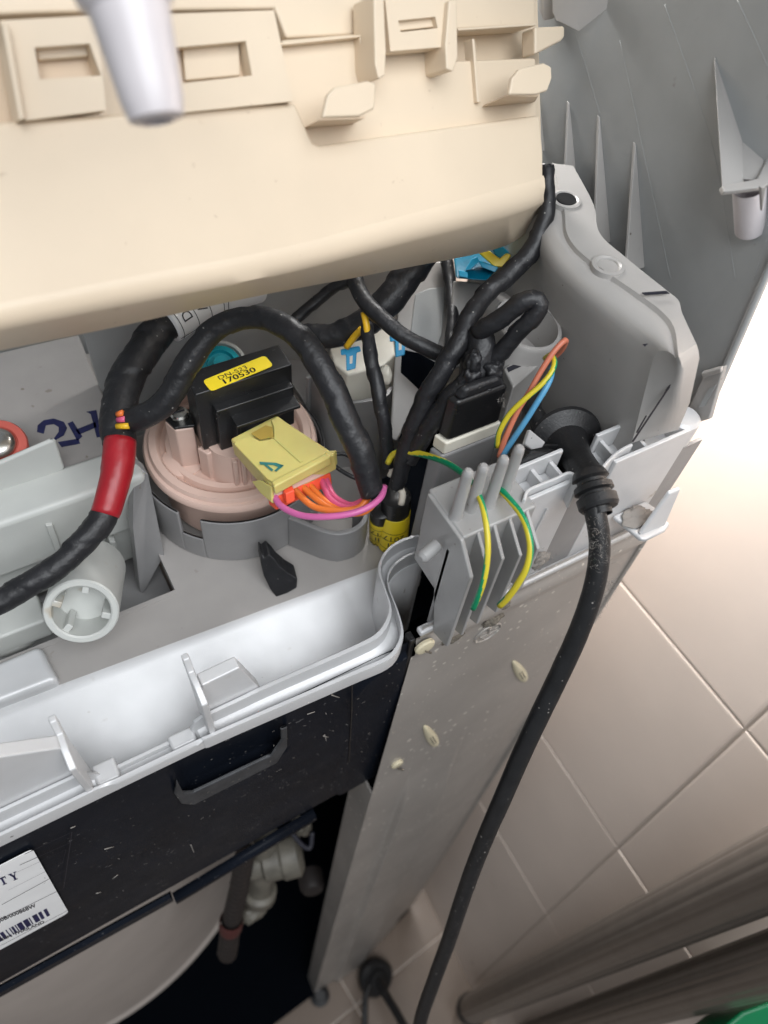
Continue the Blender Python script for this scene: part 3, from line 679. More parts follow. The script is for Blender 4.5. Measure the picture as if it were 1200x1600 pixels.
# underside edge polyline in the photo
und = [(-140, 575), (0, 548), (200, 507), (400, 463), (600, 425), (790, 384), (848, 333)]
cre = [(-140, 545), (0, 512), (200, 472), (430, 428), (600, 383), (838, 318), (852, 303)]
cre3 = respl([MP(*q) for q in cre], 50); und3 = respl([MP(*q, -.018) for q in und], 50)
up3 = respl([MP(*q, -.0002) for q in ((-140, 505), (0, 470), (200, 430), (430, 386), (600, 342), (828, 280), (849, 274))], 50)
cream_rows = [[p for p in up3], [p.lerp(q, .18) + mn*.0004 for p, q in zip(up3, cre3)], [p.lerp(q, .62) + mn*.0003 for p, q in zip(up3, cre3)], [p.lerp(q, .06) - mn*.0006 for p, q in zip(cre3, und3)], [p.lerp(q, .16) - mn*.0008 for p, q in zip(cre3, und3)], und3, [p - mn*.012 for p in und3]]
loft('case_underside', cream_rows, 'cream', mod)
up_e = [(846, 292), (850, 240), (845, 178)]
prism('case_face', [MP(*q) for q in ((-140, 545 - 18), (-140, 196), (0, 190), (462, 160), (490, 222), (500, 227), (845, 179), (850, 240), (850, 286), (832, 300), (600, 364), (430, 408), (200, 452), (0, 492))], -mn*.016, 'cream', mod, .0012, 3)
# recessed field right of the step, and upper field (set back)
back = -.004
prism('recess_field', [MP(*q, back) for q in ((440, 150), (480, 218), (500, 232), (840, 186), (838, 90), (700, 95), (585, 50), (440, 62))], -mn*.012, 'cream', mod, .0008)
prism('upper_field', [MP(*q, back - .002) for q in ((-160, 30), (100, 20), (430, 14), (448, 60), (838, 40), (835, -140), (-160, -140))], -mn*.01, 'cream', mod, .0008)
prism('case_back', [MP(*q, -.016) for q in ((-160, -140), (836, -140), (845, 200), (846, 285), (600, 355), (0, 480), (-160, 520))], -mn*.004, 'cream', mod)
# raised frame panel with two windows (left)
fz_ = .0012
def clipframe(outer, win, nm):
    prism(nm, [MP(*q, fz_) for q in outer], -mn*.006, 'cream', mod, .0012, 3)
def framed(nm, outer, win, lift, depth, par):
    """rounded plate with a rectangular window: built as four bars"""
    (x0, y0), (x1, y1), (x2, y2), (x3, y3) = win
    o0, o1, o2, o3 = outer
    bars = [[o0, o1, win[1], win[0]], [o1, o2, win[2], win[1]], [o2, o3, win[3], win[2]], [o3, o0, win[0], win[3]]]
    return multi(nm, [([MP(*q, lift) for q in b_], -mn*depth) for b_ in bars], 'cream', par)
pl = framed('slotted_clip', [(252, 22), (428, 16), (458, 158), (262, 178)], [(275, 74), (384, 64), (394, 118), (286, 130)], .002, .006, mod)
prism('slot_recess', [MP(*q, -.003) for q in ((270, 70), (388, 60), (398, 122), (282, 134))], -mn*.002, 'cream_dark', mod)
prism('slot_tongue', [MP(*q, -.0012) for q in ((286, 76), (374, 68), (376, 118), (290, 126))], -mn*.0016, 'cream', mod, .0004)
pl = framed('slotted_clip', [(0, 32), (150, 24), (166, 172), (40, 188)], [(54, 74), (140, 68), (158, 118), (62, 124)], .002, .006, mod)
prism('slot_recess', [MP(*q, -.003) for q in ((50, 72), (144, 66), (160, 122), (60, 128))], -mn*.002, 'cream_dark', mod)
prism('slot_tongue', [MP(*q, -.0010) for q in ((56, 76), (138, 70), (138, 88), (60, 94))], -mn*.0016, 'cream', mod, .0004)
prism('case_rib', [MP(*q, .0045) for q in ((2, 36), (14, 36), (40, 186), (30, 188))], -mn*.008, 'cream', mod, .0004)
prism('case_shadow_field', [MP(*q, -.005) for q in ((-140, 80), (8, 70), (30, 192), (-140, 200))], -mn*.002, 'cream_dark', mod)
# right clip with side cheeks
framed('slotted_clip', [(602, 0), (700, -4), (708, 72), (610, 80)], [(622, 32), (680, 26), (684, 44), (626, 50)], .0035, .006, mod)
prism('slot_tongue', [MP(*q, .0018) for q in ((620, 30), (678, 24), (680, 42), (624, 48))], -mn*.0012, 'cream', mod, .0003)
for a in ([(584, -10), (600, -12), (604, 80), (602, 118), (592, 124), (586, 100)], [(702, 0), (714, -2), (716, 90), (708, 112), (698, 108), (696, 70)]):
    prism('clip_cheek', [MP(*q, .0055) for q in a], -mn*.010, 'cream', mod, .0005)
prism('case_step', [MP(*q, -.001) for q in ((562, 58), (570, 57), (576, 122), (569, 124))], -mn*.004, 'cream', mod, .0003)
prism('case_step', [MP(*q, -.001) for q in ((440, 66), (584, 52), (584, 56), (440, 71))], -mn*.004, 'cream', mod, .0003)
prism('case_step', [MP(*q, -.001) for q in ((716, 44), (838, 36), (838, 40), (716, 48))], -mn*.004, 'cream', mod, .0003)
prism('case_step', [MP(*q, -.0024) for q in ((738, 60), (742, 60), (752, 160), (746, 160))], -mn*.004, 'cream', mod, .0003)
# hooks: upright tongue on a base web
def hook(tong, base, lift):
    t3 = [MP(*q, lift) for q in tong]
    prism('case_hook', t3, -mn*.0016, 'cream', mod, .0006, 3)
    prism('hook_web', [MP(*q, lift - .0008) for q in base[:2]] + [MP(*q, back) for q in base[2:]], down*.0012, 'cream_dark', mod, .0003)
hook([(504, 184), (512, 148), (524, 136), (575, 126), (588, 130), (586, 170), (562, 182)], [(504, 184), (572, 182), (556, 190), (476, 198)], .011)
hook([(796, 148), (800, 122), (812, 108), (850, 98), (862, 104), (863, 122), (856, 142), (838, 148)], [(796, 146), (842, 148), (838, 156), (756, 164)], .010)
prism('case_lug', [MP(*q, -.002) for q in ((836, 42), (883, 40), (883, 58), (878, 64), (836, 86))], -mn*.006, 'cream', mod, .0008)
tube('blue_scratch', [(405, 10, .19, 1.6), (412, 0, .19, 1.6)], 'inkblue', mod)
# ================================================================== black rear plate
bp = thing('rear_plate', (-.02, 0, .8), 'glossy black plastic back plate with stamped recesses below the silver lip', 'back plate')
tl, tr_, br_, bl_ = Vector((-.26, .0, .8975)), Vector((.0862, 0, .8975)), Vector((.0905, 0, .742)), Vector((-.26, 0, .715))
def sdrr(x, z, cx, cz, hx, hz_, r):
    qx, qz = abs(x - cx) - hx + r, abs(z - cz) - hz_ + r
    return math.hypot(max(qx, 0), max(qz, 0)) + min(max(qx, qz), 0) - r
def sm_(a, b, q): q = max(0, min(1, (q - a)/(b - a))); return q*q*(3 - 2*q)
rowsB = []
nx, nz_ = 230, 120
for j in range(nz_ + 1):
    row = []
    for i in range(nx + 1):
        u, v = i/nx, j/nz_
        top = tl.lerp(tr_, u); bot = bl_.lerp(br_, u); p = top.lerp(bot, v)
        y = .0005
        s1 = sdrr(p.x, p.z, .016, .868, .0215, .0235, .006)
        y += .0048*(1 - sm_(-.006, 0.001, s1))
        s2 = sdrr(p.x, p.z, .120, .800, .056, .088, .02)
        y -= .0016*(1 - sm_(-.0012, .0012, s2))
        s3 = sdrr(p.x, p.z, .092, .80, .010, .2, .002)
        row.append(Vector((p.x, y, p.z)))
    rowsB.append(row)
loft('plate_sheet', rowsB, 'black_sheet', bp)
multi('plate_edge', [([Vector((.0862, -.0008, .90)), Vector((.0885, -.0008, .90)), Vector((.0926, -.0008, .742)), Vector((.0905, -.0008, .742))], (0, .004, 0))], 'blackplastic', bp, .0005)
f1 = KY('o', .0005, [(490, 1266), (270, 1398)]); f2 = KY('o', .0005, [(476, 1294), (272, 1405)])
mid1 = [p + Vector((0, -.0035, -.004)) for p in f1]
loft('folded_flange', [[p + Vector((0, .001, 0)) for p in f1], [p + Vector((0, -.003, -.001)) for p in f1], [p + Vector((0, -.0035, -.006)) for p in f1], [p + Vector((0, -.001, -.010)) for p in f1], [p + Vector((0, -.0015, -.016)) for p in f1], [p + Vector((0, .003, -.018)) for p in f1]], 'black_sheet', bp, thick=.0008)
loft('lower_edge', [[Vector((-.26, .0006, .7155)), f1[1] + Vector((-.001, .0001, .006))], [Vector((-.26, -.0016, .714)), f1[1] + Vector((-.001, -.002, .004))], [Vector((-.26, -.0016, .706)), f1[1] + Vector((-.001, -.002, -.005))], [Vector((-.26, .004, .704)), f1[1] + Vector((-.001, .004, -.008))]], 'black_sheet', bp)
M['highlit'] = mat('highlit_black_plastic', (.040, .042, .046), .5, 0, .1, 900, .3, 120)
prism('recess_lit_lip', [PY(*q, .0004) for q in ((274, 1214), (284, 1233), (300, 1233), (420, 1176), (438, 1152), (436, 1135), (447, 1131), (447, 1162), (431, 1187), (300, 1253), (281, 1251), (271, 1236))], (0, -.0016, 0), 'highlit', bp, .0008, 3)  # lighter strip: light caught by the recess chamfer is put into the colour
# scratches and moulding line
tube3('mould_line', [V4(PY(*q, -.0014), .0003) for q in ((550, 1066), (549, 1120), (545, 1190))], 'blackplastic', bp, 6)
for q in (((507, 1148), (510, 1158)), ((505, 1150), (513, 1152)), ((163, 1327), (178, 1323)), ((176, 1373), (184, 1367)), ((150, 1396), (158, 1394)), ((480, 1116), (492, 1112)), ((518, 1086), (530, 1090)), ((110, 1294), (118, 1291)), ((298, 1320), (303, 1332))):
    tube3('scratch', [V4(PY(*q[0], -.0004), .00022), V4(PY(*q[1], -.0004), .00016)], 'lint', bp, 6)
random.seed(21)
V_, F_ = [], []
for _ in range(150):
    x_ = random.uniform(-.06, .085); z_ = random.uniform(.745, .885); a_ = random.uniform(0, 3.14); l_ = random.uniform(.0002, .0011) * random.random() + .00015
    if x_ < .0 and random.random() < .5: continue
    d_ = Vector((math.cos(a_)*l_, 0, math.sin(a_)*l_)); n__ = Vector((-math.sin(a_)*.00012, 0, math.cos(a_)*.00012)); c0 = Vector((x_, -.00135, z_)); s0 = len(V_)
    V_ += [c0 - d_ - n__, c0 + d_ - n__, c0 + d_ + n__, c0 - d_ + n__]; F_.append([s0, s0 + 1, s0 + 2, s0 + 3])
me_ = bpy.data.meshes.new('dust'); me_.from_pydata(V_, [], F_); me_.update()
tagp(link('dust', me_, 'lint', bp, smooth=False), kind='stuff')
# rating label
LT, LB, LB0 = PY(*K('b3', 203, 183), -.0006), PY(*K('b3', 428, 580), -.0006), PY(*K('b3', 0, 812), -.0006)
lu = (LB - LB0).normalized(); lv = (LT - LB); lh_ = lv.length; lv = lv.normalized()
lab = thing('x', (0, 0, 0), 'x', 'x'); bpy.data.objects.remove(lab)
def LF(u, v, o=0.): return LB + lu*u + lv*v + Vector((0, -o, 0))
lc = .002
lpts = [LF(-.14, 0), LF(-lc, 0), LF(-lc*.3, lc*.3), LF(0, lc), LF(0, lh_ - lc), LF(-lc*.3, lh_ - lc*.3), LF(-lc, lh_), LF(-.14, lh_)]
label = prism('rating_label', lpts, (0, -.0003, 0), 'white_label', bp)
def lpx(x, y):
    q = PY(*K('b3', x, y), -.0009) - LB; return q.dot(lu), q.dot(lv)
def Lfn(u, v): return LF(u, v, .00045)
lines = [line2(lpx(160, 275), lpx(0, 357), .0005)]
c_ = {k: lpx(*k) for k in ((138, 232), (288, 483), (0, 302), (0, 600), (230, 405), (0, 525), (155, 315), (178, 375), (415, 573), (0, 785), (0, 445))}
lines = [line2(c_[(138, 232)], c_[(288, 483)], .00035), line2(c_[(138, 232)], lpx(-200, 372), .00035), line2(c_[(288, 483)], lpx(-200, 700), .00035),
         line2(lpx(166, 280), lpx(-200, 425), .00035), line2(c_[(230, 405)], lpx(-200, 615), .00035), line2(c_[(415, 573)], lpx(-200, 865), .0003),
         line2(lpx(155, 315), lpx(-200, 460), .00015), line2(lpx(155, 315), lpx(178, 375), .00015), line2(lpx(178, 375), lpx(-200, 545), .00015)]
tagp(print2d('label_lines', lines, Lfn, 'ink', label), kind='stuff')
def Bfn(x, y): return PY(*K('b3', x, y), -.0011)
EX, EY = Vector((.92, -.39)), Vector((-.49, -.87))
def at_px(V, Fc, o, sx, sy, right=False):
    w_ = max(x for x, y in V) if right else 0
    return ([tuple(Vector(o) + EX*((x - w_)*sx) + EY*(y*sy)) for x, y in V], Fc)
def qd(pts): return (pts, [list(range(len(pts)))])
TYp = [qd(p) for p in ([(0, .86), (1.1, .86), (1.1, 1), (0, 1)], [(.42, .08), (.68, .08), (.68, .9), (.42, .9)], [(.25, 0), (.85, 0), (.85, .08), (.25, .08)], [(0, .66), (.09, .7), (.09, .9), (0, .9)], [(1.01, .7), (1.1, .66), (1.1, .9), (1.01, .9)],
       [(1.55, .93), (2.05, .93), (2.05, 1), (1.55, 1)], [(2.3, .93), (2.75, .93), (2.75, 1), (2.3, 1)], [(1.65, .95), (1.95, .95), (2.28, .48), (2.02, .42)], [(2.5, .95), (2.6, .95), (2.25, .42), (2.12, .48)], [(2.0, .06), (2.28, .06), (2.28, .5), (2.0, .5)], [(1.85, 0), (2.45, 0), (2.45, .07), (1.85, .07)])]
tagp(print2d('label_print', [at_px(v, f, (8, 418), 46, 48) for v, f in TYp], Bfn, 'inkblue', label), kind='stuff')
bc_items = []
bu0 = lpx(275, 612); bw = lpx(0, 745); bd = Vector(bw) - Vector(bu0); bl2 = bd.length; bd.normalize(); bnv = Vector((-bd.y, bd.x)); bnv = bnv if bnv.y > 0 else -bnv
random.seed(11); s_ = 0
while s_ < .10:
    w1 = random.choice((.0004, .0004, .0008, .0012, .0018)); p = Vector(bu0) + bd*s_
    bc_items.append(([tuple(p), tuple(p + bd*w1), tuple(p + bd*w1 + bnv*.0115), tuple(p + bnv*.0115)], [[0, 1, 2, 3]])); s_ += w1 + random.choice((.0004, .0005, .0009))
tagp(print2d('barcode', bc_items, Lfn, 'inkblue', label), kind='stuff')
def fit(txt, wpx):
    V, Fc = glyphs(txt, 1.0, 1.0, .012); return V, Fc, wpx/max(x for x, y in V)
v1, f1_, k1 = fit('MADE IN THAILAND', 385); v2_, f2_, k2 = fit('(2)0B/000868W', 290)
tagp(print2d('label_text', [at_px(v1, f1_, (279, 648), k1, 23, True), at_px(v2_, f2_, (228, 547), k2, 33, True)], Bfn, 'ink', label), kind='stuff')
# ================================================================== tub and things behind the opening
def circ3(p, q, r):
    ax, ay, bx, by, cx, cy = p.x, p.y, q.x, q.y, r.x, r.y
    d = 2*(ax*(by - cy) + bx*(cy - ay) + cx*(ay - by))
    ux = ((ax*ax + ay*ay)*(by - cy) + (bx*bx + by*by)*(cy - ay) + (cx*cx + cy*cy)*(ay - by))/d
    uy = ((ax*ax + ay*ay)*(cx - bx) + (bx*bx + by*by)*(ax - cx) + (cx*cx + cy*cy)*(bx - ax))/d
    return ux, uy
tz = .22
q1 = PZ(185, 1598, tz); q2 = PZ(300, 1518, tz); q3 = PZ(344, 1450, tz)
TR = .25
# circle of radius TR through q1 and q3, centre on the far side
md = (q1 + q3)/2; ch = (q3 - q1); hl = ch.length/2; pn = Vector((-ch.y, ch.x, 0)).normalized(); pn = pn if pn.y > 0 else -pn
tcx, tcy = (md + pn*math.sqrt(TR*TR - hl*hl)).xy
tub = thing('washing_tub', (tcx, tcy, tz), 'pale beige outer tub seen through the open back below the black plate', 'tub')
lathe('tub_wall', (tcx, tcy, tz), (0, 0, 1), [(0, -.02), (TR*.8, -.016), (TR - .012, -.006), (TR - .003, 0), (TR, .004), (TR, .008), (TR - .003, .012), (TR - .003, .53), (TR + .004, .535), (TR + .004, .55), (TR - .004, .55)], 'tub', tub, 120)
dh = thing('drain_fitting', PD(425, 1360, .52), 'grimy white plastic pipe fitting hanging beside the tub behind the black plate', 'pipe fitting')
lathe('pipe', PD(412, 1330, .50), PD(402, 1440, .56) - PD(412, 1330, .50), [(.0085, -.02), (.0085, .05), (.0115, .052), (.0115, .06), (.009, .064), (0, .064)], 'grimy', dh, 28)
lathe('elbow', PD(380, 1355, .50), PD(478, 1330, .505) - PD(380, 1355, .50), [(0, 0), (.009, .001), (.0095, .012), (.013, .014), (.013, .024), (.0145, .026), (.0145, .036), (.010, .039), (0, .039)], 'grimy', dh, 26)
tube('strap', [(455, 1300, .48, 4), (470, 1318, .482, 4), (484, 1325, .484, 4), (488, 1300, .484, 4)], 'ink', dh)
blob('bracket', PD(470, 1290, .49), .007, .006, .014, 'grimy', dh, 5, .3)
blob('bracket', PD(395, 1425, .55), .010, .006, .007, 'grimy', dh, 9, .4)
hs = thing('drain_hose', PD(370, 1390, .5), 'dark ribbed hose with a faded red band beside the tub', 'hose')
tube('hose_body', [(384, 1330, .47, 15), (374, 1385, .50, 15), (362, 1440, .53, 15), (355, 1490, .56, 15)], 'hose', hs, wr=.5, pitch=.006)
lathe('red_band', PD(361, 1442, .53), PD(355, 1490, .56) - PD(362, 1440, .53), [(.0078, -.006), (.0082, -.004), (.0082, .006), (.0078, .008)], 'dimred', hs, 24)
bt = lathe('bolt', PY(552, 1327, .02), (0, -1, 0), [(.0045, -.012), (.0045, 0), (.003, .001), (.003, .003), (0, .0035)], 'screw', None, 18); tagp(bt, 'small bolt head catching light inside the dark opening edge', 'bolt')
bt = lathe('knob', PD(488, 1385, .62), (-.3, -1, .3), [(.010, -.012), (.010, 0), (.008, .004), (0, .006)], 'hose', None, 20); tagp(bt, 'dim reddish knob deep in the black interior under the plate', 'knob')
# ================================================================== pressure sensor
ps = thing('pressure_sensor', (SCX, SCY, .89), 'round pink beige pressure sensor seated in the grey collar under its black coil', 'sensor')
z0 = .9075
lathe('disc', (SCX, SCY, 0), (0, 0, 1), [(0, .884), (.029, .884), (.029, z0 - .001), (.0335, z0), (.0345, z0 + .001), (.0345, z0 + .0032), (.0338, z0 + .0042), (.0325, z0 + .0044), (.0322, z0 + .0056), (.0318, z0 + .0064), (.0292, z0 + .0066), (.0285, z0 + .0060), (.0278, z0 + .0035), (.0262, z0 + .0026), (.0255, z0 + .0050), (.0235, z0 + .0056), (.0228, z0 + .0036), (.012, z0 + .0032), (0, z0 + .0032)], 'pink', ps, 72)
zt = z0 + .003
def PB(nm, q, y0, y1, zt_, zb_=zt): # pillar from a pixel span on a y plane
    a, b = PZ(*K('a5', *q[0]), zt_), PZ(*K('a5', *q[1]), zt_)
    return box(nm, a.x, b.x, y0, y1, zb_, zt_, 'pink', ps, .0008)
pa = PZ(*K('a5', 285, 500), .9335); pb_ = PZ(*K('a5', 392, 470), .9335)
prism('pillar', KZ('a5', .9335, [(280, 478), (322, 512), (392, 500), (372, 440), (300, 440)]), (0, 0, -.0225), 'pink', ps, .0008)
lathe('pillar_foot', (pa.x + .004, pa.y + .001, zt), (0, 0, 1), [(.0085, 0), (.0082, .0012), (.006, .002), (0, .002)], 'pink', ps, 24)
lathe('centre_barrel', (SCX - .002, SCY - .012, zt), (0, 0, 1), [(.0125, 0), (.0118, .002), (.0112, .017), (0, .017)], 'pink', ps, 40)
for k, a in enumerate((-2.0, -1.75, -1.45, -1.2)):
    c_ = Vector((SCX - .002 + .0118*math.cos(a), SCY - .012 + .0118*math.sin(a), 0))
    prism('barrel_fin', [Vector((c_.x - .0009, c_.y - .0012, zt)), Vector((c_.x + .0009, c_.y - .0012, zt)), Vector((c_.x + .0009, c_.y + .003, zt)), Vector((c_.x - .0009, c_.y + .003, zt))], (0, 0, .0165), 'pink', ps, .0004)
prism('pillar', KZ('a5', .926, [(402, 575), (440, 600), (470, 588), (430, 560)]), (0, 0, -.0165), 'pink', ps, .0006)
lathe('far_nozzle', (SCX + .012, SCY + .022, zt), (0, 0, 1), [(.006, 0), (.006, .016), (0, .016)], 'pink', ps, 24)
# black coil housing
ch_ = lambda pts, z: KZ('a5', z, pts)
yf = .0915
A = PY(*K('a5', 397, 392), yf); B = PY(*K('a5', 760, 247), yf); zt_ = (A.z + B.z)/2
xa, xb = A.x, B.x
zb_ = PY(*K('a5', 430, 580), yf).z
coil = box('coil_housing', xa, xb, yf, yf + .0115, zb_ - .001, zt_, 'blackplastic', ps, .0007)
multi('housing_frame', [([Vector((xa + .0055, yf - .0035, zb_ - .002)), Vector((xa + .0055, yf - .0035, zt_ - .0075)), Vector((xb - .001, yf - .0035, zt_ - .0075)), Vector((xb - .001, yf - .0035, zb_ + .001))], (0, .004, 0))], 'blackplastic', ps, .0006)
multi('plug_socket', [([Vector((xa + .0105, yf - .009, zb_ - .003)), Vector((xa + .0105, yf - .009, zt_ - .012)), Vector((xb - .001, yf - .009, zt_ - .012)), Vector((xb - .001, yf - .009, zt_ - .0135)), Vector((xa + .0120, yf - .009, zt_ - .0135)), Vector((xa + .0120, yf - .009, zb_ - .003))], (0, .0085, 0))], 'blackplastic', ps, .0004)
prism('housing_ear', KZ('a5', .9345, [(278, 462), (318, 500), (395, 490), (385, 430), (310, 425)]), (0, 0, -.0016), 'blackplastic', ps, .0004)
sc_ = PZ(*K('a5', 338, 452), .9355)
scw = lathe('screw_head', sc_, (0, 0, 1), [(.0034, -.002), (.0034, .0008), (.0028, .0016), (.0008, .0018), (.0007, .0012), (0, .0012)], 'screw', ps, 24)
prism('screw_slot', [sc_ + Vector((-.002, -.0003, .00175)), sc_ + Vector((.002, -.0003, .00175)), sc_ + Vector((.002, .0003, .00175)), sc_ + Vector((-.002, .0003, .00175))], (0, 0, .0002), 'ink', scw)
# yellow sticker on top
zs_ = zt_ + .0002
st = [PZ(*K('a5', *q), zs_) for q in ((428, 322), (455, 365), (690, 268), (655, 232))]
su = (st[2] - st[1]).normalized(); so = st[1]
sv = Vector((-su.y, su.x, 0)); sl = (st[2] - st[1]).length; shh = min(.0098, abs((st[0] - st[1]).dot(sv)))
def SF(u, v, o=.0): return so + su*u + sv*v + Vector((0, 0, o))
rr = .0012
sp = [SF(rr, 0), SF(sl - rr, 0), SF(sl - rr*.3, rr*.3), SF(sl, rr), SF(sl, shh - rr), SF(sl - rr*.3, shh - rr*.3), SF(sl - rr, shh), SF(rr, shh), SF(rr*.3, shh - rr*.3), SF(0, shh - rr), SF(0, rr), SF(rr*.3, rr*.3)]
stk = prism('date_sticker', sp, (0, 0, .00015), 'yellow', ps)
print2d('sticker_print', [t2('DN-S23', shh*.44, sl*.2, shh*.54, 0, 1.3)], lambda u, v: SF(u, v, .00025), 'hose', stk)
print2d('sticker_print', [t2('170530', shh*.56, sl*.2, shh*.1, 0, 1.3), t2('170530', shh*.56, sl*.2 + .0002, shh*.1, 0, 1.3)], lambda u, v: SF(u, v, .00027), 'ink', stk)
# turquoise cap behind
tq = thing('turquoise_nozzle', PD(352, 575, .31), 'glossy turquoise capped hose nozzle half hidden behind the black coil', 'nozzle')
ta_ = PD(345, 572, .30)
lathe('clear_rim', ta_, (-.1, -.5, 1), [(.0105, -.02), (.0105, 0), (.009, .001), (.009, -.002), (0, -.002)], 'valve', tq, 30)
lathe('cap', ta_, (-.1, -.5, 1), [(.008, -.004), (.008, .001), (.0055, .003), (.005, .001), (.003, .001), (.0028, .004), (0, .0045)], 'turq', tq, 30)
# ================================================================== yellow connector
yc = thing('yellow_connector', PD(440, 700, .27), 'pale yellow wire connector with a marker A plugged into the black coil', 'connector')
tp = [PD(*K('a5', 527, 540), .270), PD(*K('a5', 700, 452), .278), PD(*K('a5', 922, 597), .262), PD(*K('a5', 680, 716), .2525)]
yn = (tp[1] - tp[0]).cross(tp[3] - tp[0]).normalized(); yn = yn if yn.z > 0 else -yn
th_ = .0075
hexa('housing', [p - yn*th_ for p in tp], tp, 'yellow_plug', yc, .0008, 3)
def YP(x, y, o=0.): return PP(*K('a5', x, y), tp[0].lerp(tp[2], .5) + yn*o, yn)
prism('latch_plate', [YP(*q, .0009) for q in ((555, 545), (600, 530), (640, 548), (690, 540), (690, 500), (680, 470), (705, 455), (890, 590), (870, 612), (690, 706), (665, 690), (540, 560))], -yn*.0016, 'yellow_plug', yc, .0004)
prism('groove', [YP(*q, .00105) for q in ((690, 540), (700, 536), (800, 625), (790, 630))], yn*.0001, 'yellow_plug', yc)
prism('front_ridge', [YP(*q, .0022) for q in ((680, 700), (890, 592), (905, 606), (690, 722))], -yn*.004, 'yellow_plug', yc, .0007)
prism('recess', [YP(*q, .0012) for q in ((605, 522), (640, 545), (690, 535), (685, 498), (660, 492))], yn*.0001, 'recess', yc)
prism('side_wing', [PD(*K('a5', *q), d) for q, d in (((605, 700), .258), ((640, 695), .256), ((680, 720), .2515), ((682, 782), .254), ((640, 745), .258))], -yn*.001 + Vector((.001, 0, 0)), 'yellow_plug', yc, .0004)
prism('end_tab', [PD(*K('a5', *q), d) for q, d in (((890, 590), .2625), ((920, 588), .263), ((924, 640), .2655), ((895, 668), .266))], yn*-.002 + Vector((.0015, .002, 0)), 'yellow_plug', yc, .0005)
mk = [stroke2([(0, .0003), (.0022, 0), (.0046, .0006), (.0030, -.0022), (.0018, -.0042)], .0007)]
def inkA(pts): return [YP(*q, .00112) for q in pts]
for pts in ([(636, 628), (700, 632), (728, 642), (716, 652), (690, 640), (640, 638)], [(728, 640), (700, 665), (692, 662), (716, 640)], [(655, 640), (664, 638), (690, 658), (682, 664)]):
    prism('marker_letter', inkA(pts), yn*.00008, 'inkgreen', yc)
ol = [PD(*K('a5', *q), d) for q, d in (((690, 760), .2545), ((905, 668), .268), ((912, 715), .270), ((700, 812), .2565))]
prism('orange_latch', ol, Vector((-.001, .004, -.001)), 'orange_red', yc, .0006)
prism('orange_step', [PD(*K('a5', *q), d) for q, d in (((735, 748), .2535), ((770, 733), .255), ((772, 775), .2565), ((740, 788), .255))], Vector((0, .003, 0)), 'orange_red', yc, .0004)
prism('skirt', [PD(*K('a5', *q), d) for q, d in (((690, 722), .2525), ((905, 612), .2635), ((905, 668), .2665), ((690, 765), .2545))], Vector((-.001, .003, -.001)), 'pink', yc, .0004)
# wires from the connector into the sleeve, one harness
sl_h = thing('sensor_harness', PD(560, 700, .25), 'thick black taped loop arching from the red banded harness down to the yellow connector', 'wiring harness')
tube('sleeve', KT('a5', [(1062, 752, .252, 18.5), (1046, 690, .250, 20), (1015, 590, .246, 21.5), (965, 480, .243, 21.5), (903, 340, .241, 21), (840, 228, .241, 20.5), (760, 138, .243, 19.5), (660, 92, .247, 18), (555, 92, .250, 17.5), (455, 145, .252, 18.5), (375, 248, .254, 19.5), (320, 350, .256, 20), (265, 420, .258, 19.5), (195, 462, .260, 19.5), (130, 474, .262, 19)]), 'tape', sl_h, wr=.55, pitch=.019, n=28, seed=3, step=.0011)
wz = 5.2
def W(nm, m, pts, r, par): return tube(nm, pts, m, par, r, n=12)
W('pink_wire', 'wmag', KT('a5', [(690, 752, .256), (720, 795, .252), (790, 828, .248), (880, 834, .245), (980, 822, .244), (1050, 795, .245), (1092, 760, .248), (1105, 722, .253)]), 5.4, sl_h)
W('pink_wire', 'wpink', KT('a5', [(862, 670, .270), (880, 720, .265), (905, 770, .26), (960, 800, .257), (1010, 790, .255), (1040, 755, .253)]), 5.4, sl_h)
W('orange_wire', 'worange', KT('a5', [(760, 722, .262), (800, 765, .256), (850, 800, .253), (930, 812, .251), (1010, 800, .251), (1045, 760, .252)]), 5.4, sl_h)
W('orange_wire', 'worange', KT('a5', [(785, 708, .264), (830, 750, .260), (890, 795, .257), (960, 820, .254), (1030, 815, .252), (1075, 775, .252)]), 5.4, sl_h)
W('pink_wire', 'wpink', KT('a5', [(880, 665, .271), (893, 710, .267), (920, 760, .263), (980, 790, .259), (1030, 770, .256)]), 5.0, sl_h)
W('orange_wire', 'worange', KT('a5', [(815, 702, .266), (850, 742, .262), (905, 790, .259), (985, 808, .256), (1035, 790, .254)]), 5.0, sl_h)
# ================================================================== left main harness
lh_t = thing('main_harness', PD(180, 640, .26), 'thick black taped harness with a red tape band hanging down the left side', 'wiring harness')
tube('taped_bundle', [(395, 440, .30, 27), (330, 462, .290, 26), (262, 505, .281, 26), (216, 560, .273, 26), (190, 615, .268, 27), (184, 660, .265, 27), (188, 695, .262, 25)], 'tape', lh_t, wr=.6, pitch=.02, n=28, seed=7, step=.0011)
tube('red_band', [(188, 688, .2615, 24.6), (184, 730, .259, 24.5), (172, 778, .257, 22.5), (164, 804, .256, 22)], 'red', lh_t, wr=.25, pitch=.03, n=28, seed=5)
tube('taped_tail', [(166, 796, .2565, 21.5), (152, 822, .255, 21), (130, 848, .253, 20), (100, 876, .251, 19.5), (60, 905, .249, 19.5), (10, 934, .247, 20), (-40, 955, .246, 20)], 'tape', lh_t, wr=.8, pitch=.022, n=28, seed=9, step=.0011)
